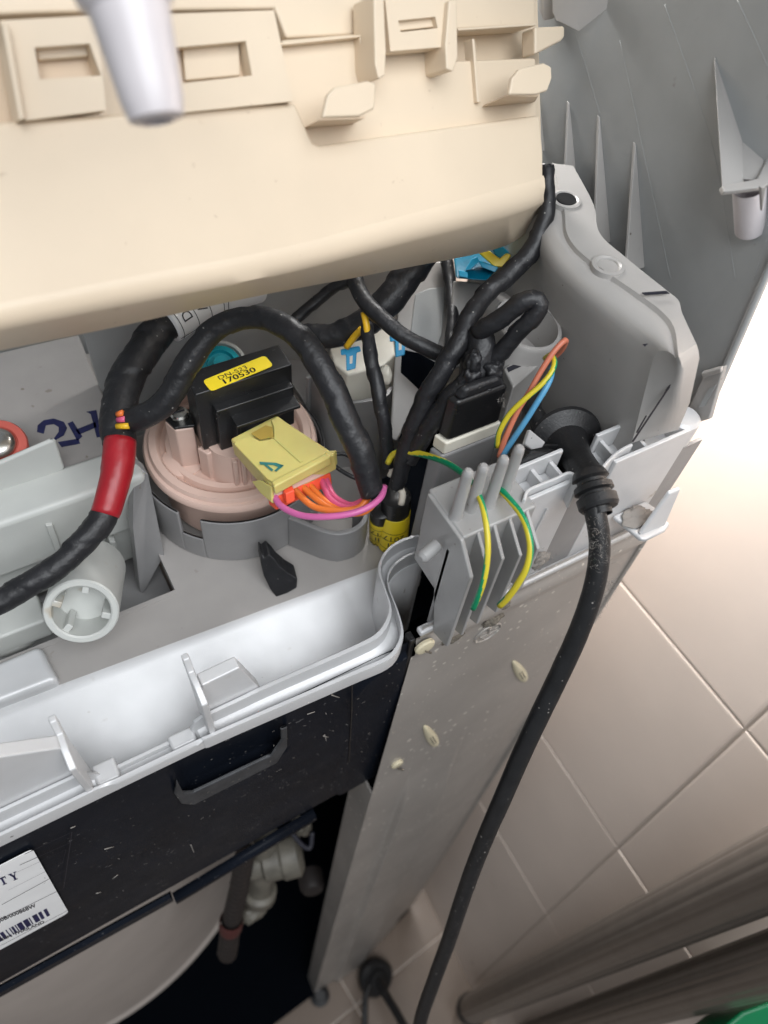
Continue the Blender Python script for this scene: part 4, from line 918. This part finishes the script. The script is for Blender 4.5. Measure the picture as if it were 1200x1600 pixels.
for m_, pts in (('worange', [(103, 440), (125, 432), (132, 455), (105, 462)]), ('wpink', [(104, 460), (134, 455), (142, 480), (100, 482)]), ('wyellow', [(100, 482), (142, 480), (160, 506), (110, 508)])):
    tube('exposed_wire', KT('a5', [(pts[0][0] + 2, (pts[0][1] + pts[3][1])/2, .2585, 4.8), ((pts[1][0] + pts[2][0])/2 - 4, (pts[1][1] + pts[2][1])/2, .2575, 4.8)]), m_, lh_t)
# white wrapped tag
tagt = tube('white_tag', [(398, 441, .299, 32), (330, 464, .288, 31.5), (262, 507, .2798, 30.5)], 'white_label', lh_t, n=40)
fr = o_fr[tagt.name]; Ls = fr[-1][5]
def on_tube(fr, s, a, dr):
    i = min(range(len(fr)), key=lambda k: abs(fr[k][5] - s)); p, T_, n_, b_, r_, _ = fr[i]
    j = min(i + 1, len(fr) - 1); k0 = max(i - 1, 0)
    pt = p + T_*(s - fr[i][5])
    return pt + (n_*math.cos(a) + b_*math.sin(a))*(r_ + dr)
# angle facing the camera
p_, T_, n_, b_, r_, _ = fr[len(fr)//2]; vd = (CAM - p_); ang0 = math.atan2(vd.dot(b_), vd.dot(n_))
def tagfn(u, v): # u across (angle metres), v along path from the front (left) end
    return on_tube(fr, Ls - v, ang0 + u/r_, .00015)
tl_ = []
W_ = .0125
for v in (.0016, .0085, .0146, .0205, .0225): tl_.append(([(-.012 + .0024*i, v) for i in range(11)] + [(-.012 + .0024*i, v + .0003) for i in range(11)], [[i, i + 1, 12 + i, 11 + i] for i in range(10)]))
tl_.append(r2(-.0085, 0, -.008, .0225))
sgn = 1
for txt, v, sz in (('D', .0035, .0055), ('WA', .0100, .0056), ('CH IN', .0160, .0042), ('17', .0206, .0048)):
    tl_.append(t2(txt, sz, -.002 - sz*.15, v, 0, 1.0))
print2d('tag_print', [q for q in tl_], tagfn, 'ink', tagt)
# ================================================================== rear harness branches
def branch(label, pts, seed, k='a6', wr=.7, n=22, pitch=.014, par=None, nm='taped_branch', name='wire_branch'):
    o = tube(name, KT(k, pts), 'tape', None, wr=wr, pitch=pitch, n=n, seed=seed)
    tagp(o, label, 'wiring harness', 'black taped harness branches behind the control module'); return o
branch('fat black taped bundle running under the module down to the left', [(600, 60, .285, 24), (530, 160, .283, 24), (440, 280, .284, 24), (340, 375, .287, 22), (220, 425, .29, 19), (100, 425, .292, 17), (20, 400, .292, 16)], 21)
branch('thin twisted black branch above the fat bundle, nearest the white tag', [(300, 190, .295, 10), (220, 230, .297, 9), (140, 290, .299, 9), (60, 360, .300, 9), (20, 380, .3, 9)], 22, wr=1.0)
branch('smooth black sleeve curving right under the cream module to the relay', [(290, 120, .274, 12), (298, 190, .272, 13), (330, 275, .270, 13), (400, 350, .268, 13), (490, 425, .267, 12.5), (570, 470, .267, 12.5), (650, 505, .268, 12.5), (720, 520, .270, 12)], 23, wr=.3)
branch('narrow wrinkled black branch with yellow wires at its top, passing the blue tabs', [(348, 385, .275, 10), (352, 430, .274, 10.5), (362, 510, .272, 11), (385, 610, .271, 11.5), (402, 700, .272, 11), (418, 790, .275, 10.5), (432, 880, .281, 10), (436, 960, .286, 9)], 24, wr=.9)
branch('slim black branch dropping straight beside the blue plug', [(655, 70, .31, 9.5), (680, 160, .308, 9.5), (692, 260, .305, 9.5), (698, 360, .30, 9.5), (690, 450, .296, 9.5), (684, 520, .292, 9)], 25)
branch('long black taped branch from the right end of the module down to the tray', [(1080, -260, .254, 11), (1085, -120, .2545, 12), (1065, -20, .256, 13.5), (1010, 95, .258, 15), (930, 175, .258, 15), (840, 255, .256, 15), (775, 340, .253, 15), (725, 450, .251, 15.5), (660, 560, .253, 15.5), (600, 660, .257, 15.5), (550, 770, .263, 15), (515, 870, .27, 14.5), (490, 960, .277, 13), (470, 1040, .284, 12)], 26, wr=.9)
branch('second black taped branch leaving the lump and joining the long one', [(800, 560, .252, 14), (745, 630, .252, 17), (690, 690, .254, 17.5), (630, 760, .259, 17), (570, 850, .266, 15), (520, 935, .274, 13)], 27, wr=.9)
ex = W('yellow_wires', 'wyellow', KT('a6', [(335, 335, .272), (345, 380, .272), (350, 425, .2735)]), 5.4, None); tagp(ex, 'bare yellow wires showing between two black tape wraps', 'wire')
ex = W('yellow_wire', 'wyellow', KT('a6', [(330, 400, .277), (300, 430, .281), (265, 475, .286)]), 5.4, None); tagp(ex, 'yellow wire running down to the left blue tab', 'wire')
bw_ = W('thin_black_wire', 'rubber', KT('a5', [(915, 600, .285), (955, 598, .287), (985, 615, .288)]), 3.4, None); tagp(bw_, 'short thin black wire above the pocket, upper of the two there', 'wire')
bw_ = W('thin_black_wire', 'rubber', KT('a5', [(915, 640, .283), (950, 665, .285), (1000, 690, .287), (1060, 700, .287)]), 3.4, None); tagp(bw_, 'thin black wire sagging above the pocket, lower of the two there', 'wire')
# ================================================================== taped lump, loop, relay plug, holder
rp = thing('relay_plug', PD(740, 620, .26), 'black rubber booted plug with taped cable loop on a white socket', 'plug')
rt = [PD(*K('a6', *q), d) for q, d in (((718, 700), .2585), ((770, 640), .265), ((905, 590), .268), ((940, 625), .262), ((890, 690), .2535))]
rtop = [PD(*K('a6', *q), d) for q, d in (((672, 712), .2545), ((760, 625), .2665), ((930, 612), .2665), ((905, 700), .2535))]
rbot = [PD(*K('a6', *q), d) for q, d in (((680, 862), .2655), ((632, 826), .279), ((850, 690), .280), ((888, 782), .2655))]
rtop = [PZ(*K('a6', *q), .972) for q in ((690, 728), (700, 640), (915, 575), (912, 668))]
rbot = [PZ(*K('a6', *q), .9555) for q in ((678, 864), (630, 828), (850, 745), (890, 782))]
rtop = [Vector((b.x, b.y, .974)) for b in rbot]
rtop = [p.lerp(sum(rtop, Vector())/4, .06) for p in rtop]
hexa('boot', rbot, rtop, 'blackplastic', rp, .0016, 4)
hexa('boot_step', [p.lerp(sum(rtop, Vector())/4, .1) for p in rtop], [p.lerp(sum(rtop, Vector())/4, .35) + Vector((0, 0, .004)) for p in rtop], 'tape', rp, .0014, 3)
tube('taped_lump', KT('a6', [(820, 670, .2595, 34), (812, 600, .256, 33), (808, 530, .253, 28), (812, 450, .250, 22), (806, 400, .249, 19)]), 'tape', rp, wr=1.2, pitch=.012, n=28, seed=33, lump=.12)
for q_, rs in (((770, 610, .2505), (.0042, .003, .0052)), ((862, 575, .2500), (.0036, .003, .0046)), ((835, 640, .2520), (.005, .003, .003)), ((780, 540, .2475), (.003, .003, .0045))):
    blob('tape_fold', PD(*K('a6', q_[0], q_[1]), q_[2]), rs[0], rs[1], rs[2], 'tape', rp, q_[0], .35)
tube('cable_loop', KT('a6', [(800, 420, .248, 15), (850, 385, .244, 15), (920, 340, .240, 15), (985, 290, .237, 15), (1035, 278, .236, 14), (1052, 310, .237, 14), (1010, 370, .24, 14.5), (950, 430, .244, 14), (900, 490, .248, 14), (850, 550, .252, 15)]), 'tape', rp, wr=.8, pitch=.013, n=22, seed=34)
so_t = [p + Vector((0, 0, -.0002)) + (p - sum(rbot, Vector())/4)*.07 for p in rbot]
hexa('white_socket', [p + Vector((0, 0, -.006)) for p in so_t], so_t, 'white_plug', rp, .0008, 3)
hb = thing('plug_holder', (.125, .04, .9), 'silver grey plastic holder box under the white socket behind the four pegs', 'holder')
ht_ = [p + (p - sum(rbot, Vector())/4)*.06 + Vector((0, 0, -.0064)) for p in so_t]
hexa('holder_box', [p + Vector((-.002, -.001, -.075)) for p in ht_], ht_, 'collar', hb, .0012, 3)
hv = thing('slotted_bracket', PD(820, 560, .27), 'grey bracket with a dark slot standing right of the black boot', 'bracket')
bt_ = [PZ(*K('a6', *q), .972) for q in ((905, 560), (985, 505), (1052, 545), (945, 640))]
hexa('bracket_block', [p + Vector((0, 0, -.05)) for p in bt_], bt_, 'mould', hv, .0008)
prism('slot', [PZ(*K('a6', *q), .9722) for q in ((918, 560), (988, 530), (1003, 542), (925, 578))], (0, 0, .0001), 'ink', hv)
# grey back plates and rounded post
gp = thing('upright_bracket', PD(680, 480, .31), 'grey upright bracket plates with a rounded corner behind the hanging black branches', 'bracket')
def plate(pts, d0_, dslope, m, nm, th=.0025, bev=.0008):
    q = []
    for x, y in pts:
        px, py = K('a6', x, y); q.append(PD(px, py, d0_))
    prism(nm, q, ray(680, 480).normalized()*th, m, gp, bev)
plate([(470, 360), (478, 320), (520, 240), (560, 170), (600, 130), (700, 118), (700, 260), (660, 500), (610, 560), (560, 700), (470, 860), (440, 850)], .315, 0, 'mould', 'plate')
plate([(700, 205), (800, 212), (842, 232), (842, 420), (820, 560), (690, 560), (690, 300)], .300, 0, 'mould', 'plate')
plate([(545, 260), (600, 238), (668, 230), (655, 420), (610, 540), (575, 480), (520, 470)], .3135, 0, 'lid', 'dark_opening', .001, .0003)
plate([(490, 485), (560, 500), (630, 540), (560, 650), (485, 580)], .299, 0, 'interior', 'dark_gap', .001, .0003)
lathe('rounded_post', PD(*K('a6', 880, 290), .285), RM @ Vector((-.08, .55, .83)), [(0, -.001), (.006, 0), (.0068, .002), (.0068, .05)], 'mould', gp, 28)
gq = thing('round_sleeve', PD(*K('a6', 1000, 430), .262), 'short grey round sleeve standing behind the black cable loop', 'sleeve')
lathe('sleeve_body', PD(*K('a6', 985, 420), .263), (.1, -.15, 1), [(.0125, -.05), (.0125, .004), (.0118, .005), (.0106, .005), (.0104, -.01), (0, -.01)], 'mould', gq, 32)
# blue plug with yellow lock
bpz = thing('blue_plug', PD(750, 410, .29), 'blue connector with a yellow lock bar under the right end of the module', 'connector')
q_ = [PD(*K('a6', *q), d) for q, d in (((700, 105), .288), ((800, 70), .292), ((885, 145), .281), ((838, 205), .276), ((710, 195), .278))]
prism('plug_body', q_, ray(750, 410).normalized()*.012, 'teal_plug', bpz, .0008)
for a in ([(775, 115), (800, 105), (805, 130), (770, 160), (745, 165)], [(800, 120), (885, 150), (870, 172), (815, 150)], [(720, 160), (760, 170), (760, 195), (722, 188)]):
    prism('plug_rib', [PD(*K('a6', *q), .2755) for q in a], ray(750, 410).normalized()*.006, 'teal_rib', bpz, .0004)
prism('plug_wing', [PD(*K('a6', *q), .283) for q in ((850, 60), (895, 58), (930, 92), (915, 130), (870, 100))], ray(750, 410).normalized()*.006, 'teal_plug', bpz, .0005)
prism('lock_bar', [PD(*K('a6', *q), .2775) for q in ((775, 68), (812, 58), (890, 115), (915, 92), (938, 100), (905, 150), (868, 150))], ray(750, 410).normalized()*.004, 'yellow_tab', bpz, .0006)
gs = thing('blue_strip', PD(*K('a6', 612, 110), .3), 'sliver of blue connector peeking out under the cream module edge', 'connector')
prism('plug_edge', [PD(*K('a6', *q), .300) for q in ((585, 118), (640, 98), (640, 112), (590, 132))], ray(680, 400).normalized()*.006, 'teal_plug', gs, .0004)
# white connector with two blue tabs in its grey cup
wc = thing('white_connector', PD(580, 560, .3), 'cream white connector body with two blue tabs sitting in a grey cup', 'connector')
wt = [PD(*K('a6', *q), d) for q, d in (((190, 510), .304), ((400, 400), .312), ((505, 470), .302), ((330, 590), .290))]
wt = [PZ(*K('a6', *q), .932) for q in ((215, 545), (195, 480), (400, 395), (500, 440), (480, 490), (420, 550), (270, 590))]
prism('connector_body', wt, (0, 0, -.05), 'white_plug', wc, .001, 3)
wcn = sum(wt, Vector())/len(wt)
def tabp(a, nm): prism(nm, [PY(*K('a6', *q), wcn.y - .014) for q in a], (0, -.002, 0), 'blue_tab', wc, .0004)
zT = .9335
def tab_on(pts, d): return [PD(*K('a6', *q), d) for q in pts]
for base_, d in (((240, 485, 1), .291), ((440, 430, 1), .295)):
    x, y, s = base_
    fr1 = [(x, y), (x + 78, y - 15), (x + 84, y + 8), (x + 66, y + 14), (x + 62, y + 78), (x + 24, y + 88), (x + 22, y + 22), (x + 2, y + 24)]
    prism('blue_tab', tab_on(fr1, d), ray(560, 560).normalized()*.002, 'blue_tab', wc, .0004)
    prism('tab_window', tab_on([(x + 38, y + 28), (x + 50, y + 25), (x + 49, y + 56), (x + 38, y + 59)], d - .0002), ray(560, 560).normalized()*.0003, 'white_plug', wc)
blob('latch_nub', PD(*K('a6', 425, 590), .2895), .0022, .003, .0042, 'white_plug', wc, 3, .12)
cu_ = thing('grey_cup', PD(560, 640, .3), 'grey plastic cup with a flared edge holding the white connector', 'cup')
cp = [PZ(*K('a6', *q), .921) for q in ((98, 598), (130, 590), (200, 690), (320, 690), (415, 668), (440, 640), (505, 612))]
wall_ring('cup_wall', respl([Vector((p.x, p.y, 0)) for p in cp], 40), .86, .921, .0016, 'collar', cu_, .0006)
prism('cup_base', [zr(p, .905) for p in cp] + [zr(cp[-1] + Vector((0, .03, 0)), .905), zr(cp[0] + Vector((0, .03, 0)), .905)], (0, 0, -.003), 'collar', cu_)
# yellow labelled cylinders
def barrel(label, ax_a, ax_b, r, seed, nm='fuse_barrel'):
    t = thing(nm, ax_b, label, 'fuse holder', 'yellow labelled fuse barrels')
    d = (ax_a - ax_b); L_ = d.length
    lathe('body', ax_b, d, [(0, 0), (r*.9, 0), (r*.96, .001), (r*.96, L_*.98), (r*.7, L_), (0, L_)], 'blackplastic', t, 32)
    lb = lathe('yellow_wrap', ax_b, d, [(r*.97, .0006), (r, .0008), (r, L_*.70), (r*.97, L_*.705)], 'yellow', t, 40)
    ax, u, v = frame(d); vv = CAM - ax_b; a0 = math.atan2(vv.dot(v), vv.dot(u))
    def fn(s, h): a = a0 + s/r; return ax_b + ax*h + (u*math.cos(a) + v*math.sin(a))*(r + .00012)
    it = []
    for h in (.0042, .0098, .0142):
        it.append(([(-r*1.2 + r*.24*i, h) for i in range(11)] + [(-r*1.2 + r*.24*i, h + .0003) for i in range(11)], [[i, i + 1, 12 + i, 11 + i] for i in range(10)]))
    # upside-down print
    for txt, h, sz in (('2017', .0128, .0042), ('MI', .0084, .0044), ('370W', .0030, .0034)):
        V, Fc = glyphs(txt, sz, 1.1); wd = max(x for x, y in V)
        it.append(([(wd/2 - x + .0004, h - y) for x, y in V], Fc))
    print2d('label_print', it, fn, 'ink', lb)
    return t
barrel('black fuse barrel wrapped in a yellow label reading MI 2017 beside the lip corner', PZ(*K('a7', 142, 320), .912), PZ(*K('a7', 128, 505), .8803), .0062, 1)
barrel('partly hidden yellow wrapped barrel left of the printed one', PZ(*K('a7', 84, 372), .905), PZ(*K('a7', 80, 480), .8803), .0045, 2)
for pts in ([(120, 195, .287), (128, 225, .287), (118, 250, .288)], [(152, 285, .286), (166, 315, .287), (160, 355, .289)]):
    o = tube('white_wire', KT('a7', pts), 'wwhite', None, 5.2, n=12); tagp(o, 'short bare white wire above the yellow barrel, ' + ('upper one beside the black tape' if pts[0][0] == 120 else 'lower one entering its black cap'), 'wire')
# ================================================================== earth wires and mains wires
def EW(label, pts, k='a7', r=5.0, m='earth', nm='earth_wire', tw=26, ph=0):
    o = tube(nm, KT(k, pts), m, None, r, n=18, twist=tw if m == 'earth' else 0, seed=ph); tagp(o, label, 'wire'); return o
EW('green and yellow wire dropping between the left fins of the holder', [(110, 200, .28), (128, 170, .277), (165, 158, .272), (240, 168, .264), (320, 195, .252), (385, 235, .241), (425, 275, .2315), (455, 330, .224), (474, 400, .2195), (484, 480, .2185), (483, 560, .2195), (470, 640, .222), (450, 700, .226), (430, 745, .2315)], tw=17, ph=1)
EW('green and yellow wire bowing out past the right fin of the holder', [(500, 225, .247), (520, 282, .237), (565, 335, .2295), (608, 390, .2245), (634, 450, .222), (645, 520, .222), (632, 590, .2235), (600, 650, .227), (560, 705, .232), (530, 735, .236)], r=5.6, tw=9, ph=2)
EW('green and yellow mains wire arching with the brown and blue wires', [(-10, 1195, .254), (0, 1130, .25), (45, 1050, .246), (110, 985, .2425), (180, 925, .2405), (228, 870, .2395), (248, 820, .240), (232, 785, .243), (205, 800, .248)], 'a4', 4.4, tw=10)
EW('brown mains wire arching over the boot beside the blue wire', [(0, 1240, .2545), (30, 1150, .251), (85, 1030, .247), (135, 950, .244), (185, 860, .2415), (240, 775, .2395), (285, 725, .239), (298, 722, .2405), (280, 760, .246), (240, 800, .252)], 'a4', 4.6, 'wbrown', 'brown_wire')
EW('blue mains wire curving down behind the pegs', [(15, 1235, .2535), (60, 1165, .251), (120, 1075, .2475), (170, 995, .2445), (210, 930, .243), (232, 880, .2435), (235, 840, .246)], 'a4', 4.8, 'wblue', 'blue_wire')
# ================================================================== power cord
pc = thing('power_cord', PY(*K('a7', 880, 290), -.004), 'thick black power cord with ribbed strain relief hanging down past the cabinet', 'power cord')
gA, gB = PY(*K('a7', 770, 120), .020), PY(*K('a7', 872, 262), -.002)
gd = gB - gA; gl = gd.length
lathe('grommet_flange', gA, gd, [(0, -.006), (.007, -.006), (.007, -.002), (.0125, -.001), (.0134, .0002), (.0128, .0014), (.0080, .0035), (.0062, .008), (.0052, .013), (.0048, gl), (0, gl)], 'rubber', pc, 40)
multi('cable_clamp', [([PY(*K('a7', *q), .012) for q in ((600, 205), (650, 160), (745, 155), (752, 185), (690, 205), (640, 235), (620, 262), (600, 240))], (0, .006, -.004))], 'rubber', pc, .0006)
multi('clamp_bar', [([PY(*K('a7', *q), .016) for q in ((640, 190), (690, 130), (780, 130), (760, 240), (640, 260))], (0, .006, -.006))], 'rubber', pc, .0008)
prism('clamp_tongue', [PY(*K('a7', *q), .014) for q in ((645, 75), (702, 122), (690, 142), (650, 150), (625, 130))], (0, .0014, -.0014), 'silver', pc, .0004)
tube('inner_cable', KT('a7', [(700, 110, .262, 15), (680, 50, .262, 15), (655, 0, .266, 14), (650, -60, .27, 14)]), 'rubber', pc, wr=.2)
cA = PY(*K('a7', 862, 232), -.001); cB = PY(*K('a7', 905, 372), -.0125)
cd = cB - cA; cl_ = cd.length
prof = [(0, 0), (.0046, 0)]
for i, (h, r) in enumerate(((.0, .0048), (.1, .0054), (.2, .0058), (.26, .0046), (.34, .0046), (.40, .0060), (.54, .0062), (.59, .0050), (.66, .0050), (.70, .0063), (.92, .0063), (1.0, .0056))): prof.append((r, h*cl_))
prof += [(.0036, cl_), (.0034, cl_ + .002)]
lathe('strain_relief', cA, cd, prof, 'rubber', pc, 36)
cz = proj(cB)[2]
cc = K('a7', 896, 350)
tube('cord', [(920, 762, cz*1.015, 17), (930, 800, cz, 17), (937, 845, .2365, 16.8), (933, 895, .239, 16.8), (920, 945, .244, 16.5), (899, 1000, .251, 16.2), (872, 1058, .259, 16), (842, 1120, .268, 15.5), (812, 1185, .279, 15), (786, 1245, .290, 14.3), (760, 1305, .303, 13.4), (738, 1360, .317, 12.8), (719, 1415, .331, 12.2), (699, 1475, .348, 11.6), (677, 1535, .366, 11), (658, 1592, .384, 10.5), (647, 1660, .405, 10.2)], 'rubber', pc, n=28, wr=.12, pitch=.05, step=.002)
# lint along the cord
def fuzz(name, path, n, spread, seed, label):
    random.seed(seed); V, Fc = [], []
    for i in range(n):
        p = path[int(random.random()*(len(path) - 1))]
        d = Vector([random.gauss(0, 1) for _ in range(3)]); q = p + d*spread
        e1 = Vector([random.gauss(0, 1) for _ in range(3)]).normalized()*random.uniform(.0004, .0014); e2 = e1 + Vector([random.gauss(0, 1) for _ in range(3)])*.0008
        w_ = Vector([random.gauss(0, 1) for _ in range(3)]).normalized()*.00004
        s = len(V); V += [q - w_, q + w_, q + e1 + w_, q + e1 - w_, q + e1 + e2*.8]; Fc += [[s, s + 1, s + 2, s + 3], [s + 3, s + 2, s + 4]]
    me = bpy.data.meshes.new(name); me.from_pydata(V, [], Fc); me.update(); o = link(name, me, 'lint', None, smooth=False)
    tagp(o, label, 'lint', None, 'stuff'); return o
fz1 = [PD(*K('a7', *q), d) for q, d in (((955, 640), .2455), ((938, 680), .248), ((912, 730), .252), ((880, 790), .257))]
fuzz('lint', respl(fz1, 40), 230, .0007, 5, 'grey lint clinging along the cord edge')
cf = [PD(*q, d) for q, d in (((935, 800), .2325), ((938, 830), .232), ((944, 850), .2325), ((935, 880), .234), ((927, 815), .2325))]
fuzz('lint', respl(cf, 40), 260, .0015, 6, 'dust fuzz on the cord just under the strain relief')
fuzz('lint', [PZ(*K('a7', 690, 545), .93) + Vector((0, -.002, 0)), PZ(*K('a7', 660, 560), .93) + Vector((0, -.002, 0)), on_sheet(768, 966), on_sheet(842, 876)], 200, .0016, 7, 'lint tuft caught below the right holder fin')
fuzz('lint', [PD(*K('a6', *q), .236) for q in ((1020, 262), (1050, 275), (1035, 268), (1000, 280))] + [PZ(*K('a6', 900, 690), .9742), PZ(*K('a6', 780, 670), .976)], 110, .0010, 8, 'pale dust on the top of the taped loop')
# ================================================================== black foam scrap
fs = prism('foam_scrap', [PZ(*q, z) for q, z in (((408, 866), .896), ((413, 872), .895), ((420, 866), .8965), ((428, 874), .895), ((436, 884), .8925), ((450, 896), .889), ((465, 905), .8865), ((464, 919), .8815), ((448, 928), .8803), ((432, 934), .8803), ((422, 920), .8815), ((412, 900), .887), ((408, 882), .892))], Vector((.0015, .0065, .0005)), 'tape', None, .0008)
tagp(fs, 'torn scrap of black foam tape lying on the tray by the lip', 'foam scrap')
# ================================================================== water valve (left)
wv = thing('water_valve', (-.02, .08, .86), 'pale grey white valve housing with a round outlet at the left', 'valve')
zt2 = .918
vf = [PZ(*q, zt2) for q in ((-60, 842), (0, 820), (226, 742))]
yv = vf[1].y
xr = PZ(228, 742, zt2).x
zb2 = PY(214, 826, vf[2].y).z
box('upper_block', -.2, xr, vf[2].y, vf[2].y + .017, zb2, zt2, 'valve', wv, .0025, 4)
box('lower_block', -.2, xr - .0045, vf[2].y + .003, vf[2].y + .05, .862, zb2 + .002, 'valve', wv, .004, 4)
fw = [PY(*K('a8', *q), vf[2].y + .015) for q in ((-60, 665), (0, 640), (235, 538), (252, 545), (292, 668), (230, 700), (130, 752), (40, 785), (-60, 800))]
prism('curved_fin', fw, (0, .0022, 0), 'valve', wv, .0012, 3)
ca = PD(*K('a8', 362, 1305), .262); cb = PD(*K('a8', 405, 1130), .289)
lathe('outlet_tube', ca, cb - ca, [(.0094, .012), (.0096, .0005), (.0102, 0), (.0118, 0), (.0123, .0006), (.0123, .034), (.0, .034)], 'valve', wv, 48)
lathe('outlet_bore', ca, cb - ca, [(.0096, .0119), (.004, .0122), (0, .0122)], 'valve', wv, 32)
ax, uu, vv_ = frame(cb - ca)
for a in (.35, 2.0, 3.9, 5.2):
    d_ = uu*math.cos(a) + vv_*math.sin(a); t_ = ax.cross(d_)
    q0 = ca + ax*.001
    prism('bore_key', [q0 + d_*.0098 + t_*.0012, q0 + d_*.0098 - t_*.0012, q0 + d_*.0066 - t_*.0012, q0 + d_*.0066 + t_*.0012], ax*.0105, 'valve', wv, .0004)
prism('web', [PY(*K('a8', *q), vf[2].y - .001) for q in ((490, 990), (520, 990), (545, 1215), (520, 1235), (470, 1150))], (0, .004, 0), 'valve', wv, .0006)
for x in (205, 300):
    prism('rib', [PY(*K('a8', *q), vf[2].y - .0012) for q in ((x, 920), (x + 32, 915), (x + 130, 1195), (x + 110, 1205))], (0, .003, 0), 'valve', wv, .0004) if x == 205 else None
prism('side_arm', KZ('a8', .884, [(-80, 1330), (40, 1270), (165, 1220), (205, 1340), (60, 1395), (-80, 1450)]), (0, 0, -.012), 'valve', wv, .0012, 3)
blob('side_bump', PZ(*K('a8', 45, 1420), .872), .012, .006, .007, 'valve', wv, 2, .05)
# red washer and screw
ww = thing('dome_screw', PZ(*K('a8', -5, 560), .922), 'domed steel screw on a red washer at the left edge', 'screw')
wcx = PZ(*K('a8', -8, 552), .9305)
lathe('red_washer', wcx, (.1, -.35, 1), [(0, -.012), (.0098, -.012), (.0098, -.001), (.0092, 0), (.0066, .0004), (.0062, -.0005), (0, -.0005)], 'washer', ww, 36)
lathe('screw_dome', wcx, (.1, -.35, 1), [(.0060, -.001), (.0060, .0006), (.0052, .0018), (.0034, .0027), (.0012, .0030), (0, .0030)], 'screw', ww, 32)
# plate with marker 2H
mp = thing('marked_cover', (-.03, .16, .9), 'dull grey flat cover marked 2H in navy ink', 'cover')
zc = .914
cvp = [PZ(*q, zc) for q in ((122, 522), (140, 566), (166, 628), (172, 668))]
cpoly = [Vector((-.22, .20, zc))] + cvp + [Vector((cvp[-1].x, vf[2].y + .0165, zc)), Vector((-.22, vf[2].y + .0165, zc))]
prism('cover_plate', cpoly, (0, 0, -.006), 'tray', mp, .0008)
cside = [zr(p, zc - .001) for p in cvp]
for grp in ([(165, 500), (168, 470), (195, 448), (240, 440), (285, 455), (300, 482), (285, 515), (250, 535), (215, 565), (205, 560), (240, 530), (262, 500), (262, 478), (240, 465), (205, 470), (195, 508)],
            [(258, 545), (350, 530), (358, 552), (275, 568)], [(302, 462), (325, 452), (368, 520), (345, 540)], [(338, 490), (425, 455), (432, 478), (352, 512)], [(385, 410), (430, 402), (455, 520), (432, 525), (405, 420)]):
    prism('marker_stroke', [PZ(*K('a8', *q), zc + .0001) for q in grp], (0, 0, .00008), 'inkblue', mp)
# ================================================================== floor things and rods
def rod(label, pa, pb, r):
    t = thing('aluminium_rod', pa, label, 'rod', 'ribbed metal rods leaning across the lower right corner')
    d = pb - pa; ax, u, v = frame(d); n = 96; V, Fc = [], []
    L_ = d.length; hs_ = [0, .15, .3, .45, .6, .75, .9, 1.0]
    for h in hs_:
        for k in range(n):
            a = 2*math.pi*k/n; rr_ = r*(1 - (.025 if (k % 6) in (0, 1) else 0))
            V.append(pa + ax*h*L_ + (u*math.cos(a)*rr_ + v*math.sin(a)*rr_))
    for j in range(len(hs_) - 1):
        for k in range(n): Fc.append([j*n + k, j*n + (k + 1) % n, (j + 1)*n + (k + 1) % n, (j + 1)*n + k])
    Fc.append(list(range(n))); Fc.append([(len(hs_) - 1)*n + k for k in range(n)])
    o = mesh('ribbed_tube', V, Fc, 'alu', t, smooth=True); o.data.set_sharp_from_angle(angle=math.radians(40))
    return t
ra, rb = PD(735, 1577, .93), PD(1200, 1362, .365)
t = rod('upper ribbed metal rod with a black end cap resting on the floor', ra, rb + (rb - ra)*.12, .0165)
lathe('end_cap', ra, rb - ra, [(0, -.012), (.013, -.012), (.0165, -.008), (.0178, .004), (.0178, .014), (.0165, .015)], 'rubber', t, 32)
ra2, rb2 = PD(800, 1630, .86), PD(1200, 1507, .385)
rod('lower ribbed metal rod below the capped one', ra2, rb2 + (rb2 - ra2)*.12, .0141)
gb = thing('green_basin', PD(1190, 1600, .6), 'corner of a green plastic basin at the bottom right edge', 'basin')
gpts = [PD(1128, 1606, .42), PD(1160, 1580, .42), PD(1215, 1560, .42), PD(1300, 1560, .42), PD(1300, 1700, .42), PD(1128, 1700, .42)]
prism('basin_rim', gpts, (0, 0, -.05), 'green', gb, .003, 3)
pg = thing('floor_plug', PZ(590, 1525, 0), 'round black rubber plug on the floor by the cabinet foot with two cables', 'plug')
pgc = PZ(588, 1528, .02)
lathe('plug_disc', pgc, (.15, -.5, .75), [(0, -.012), (.020, -.012), (.0225, -.006), (.0225, .002), (.019, .006), (.013, .006), (.012, .010), (.006, .012), (0, .012)], 'rubber', pg, 36)
tube('cable', [(578, 1538, .94, 5.5), (571, 1560, .93, 5), (570, 1590, .92, 5), (570, 1680, .9, 5)], 'rubber', pg)
tube('cable', [(592, 1535, .94, 7), (606, 1560, .92, 6.5), (624, 1590, .90, 6.5), (660, 1660, .86, 6.5)], 'rubber', pg)
fo_ = thing('cabinet_foot', PZ(495, 1558, 0), 'small metal foot at the lower left corner of the cabinet sheet', 'foot')
lathe('foot_bolt', PZ(500, 1557, .0), (0, 0, 1), [(.012, 0), (.012, .008), (.006, .010), (.006, .02), (0, .02)], 'rubber', fo_, 20)
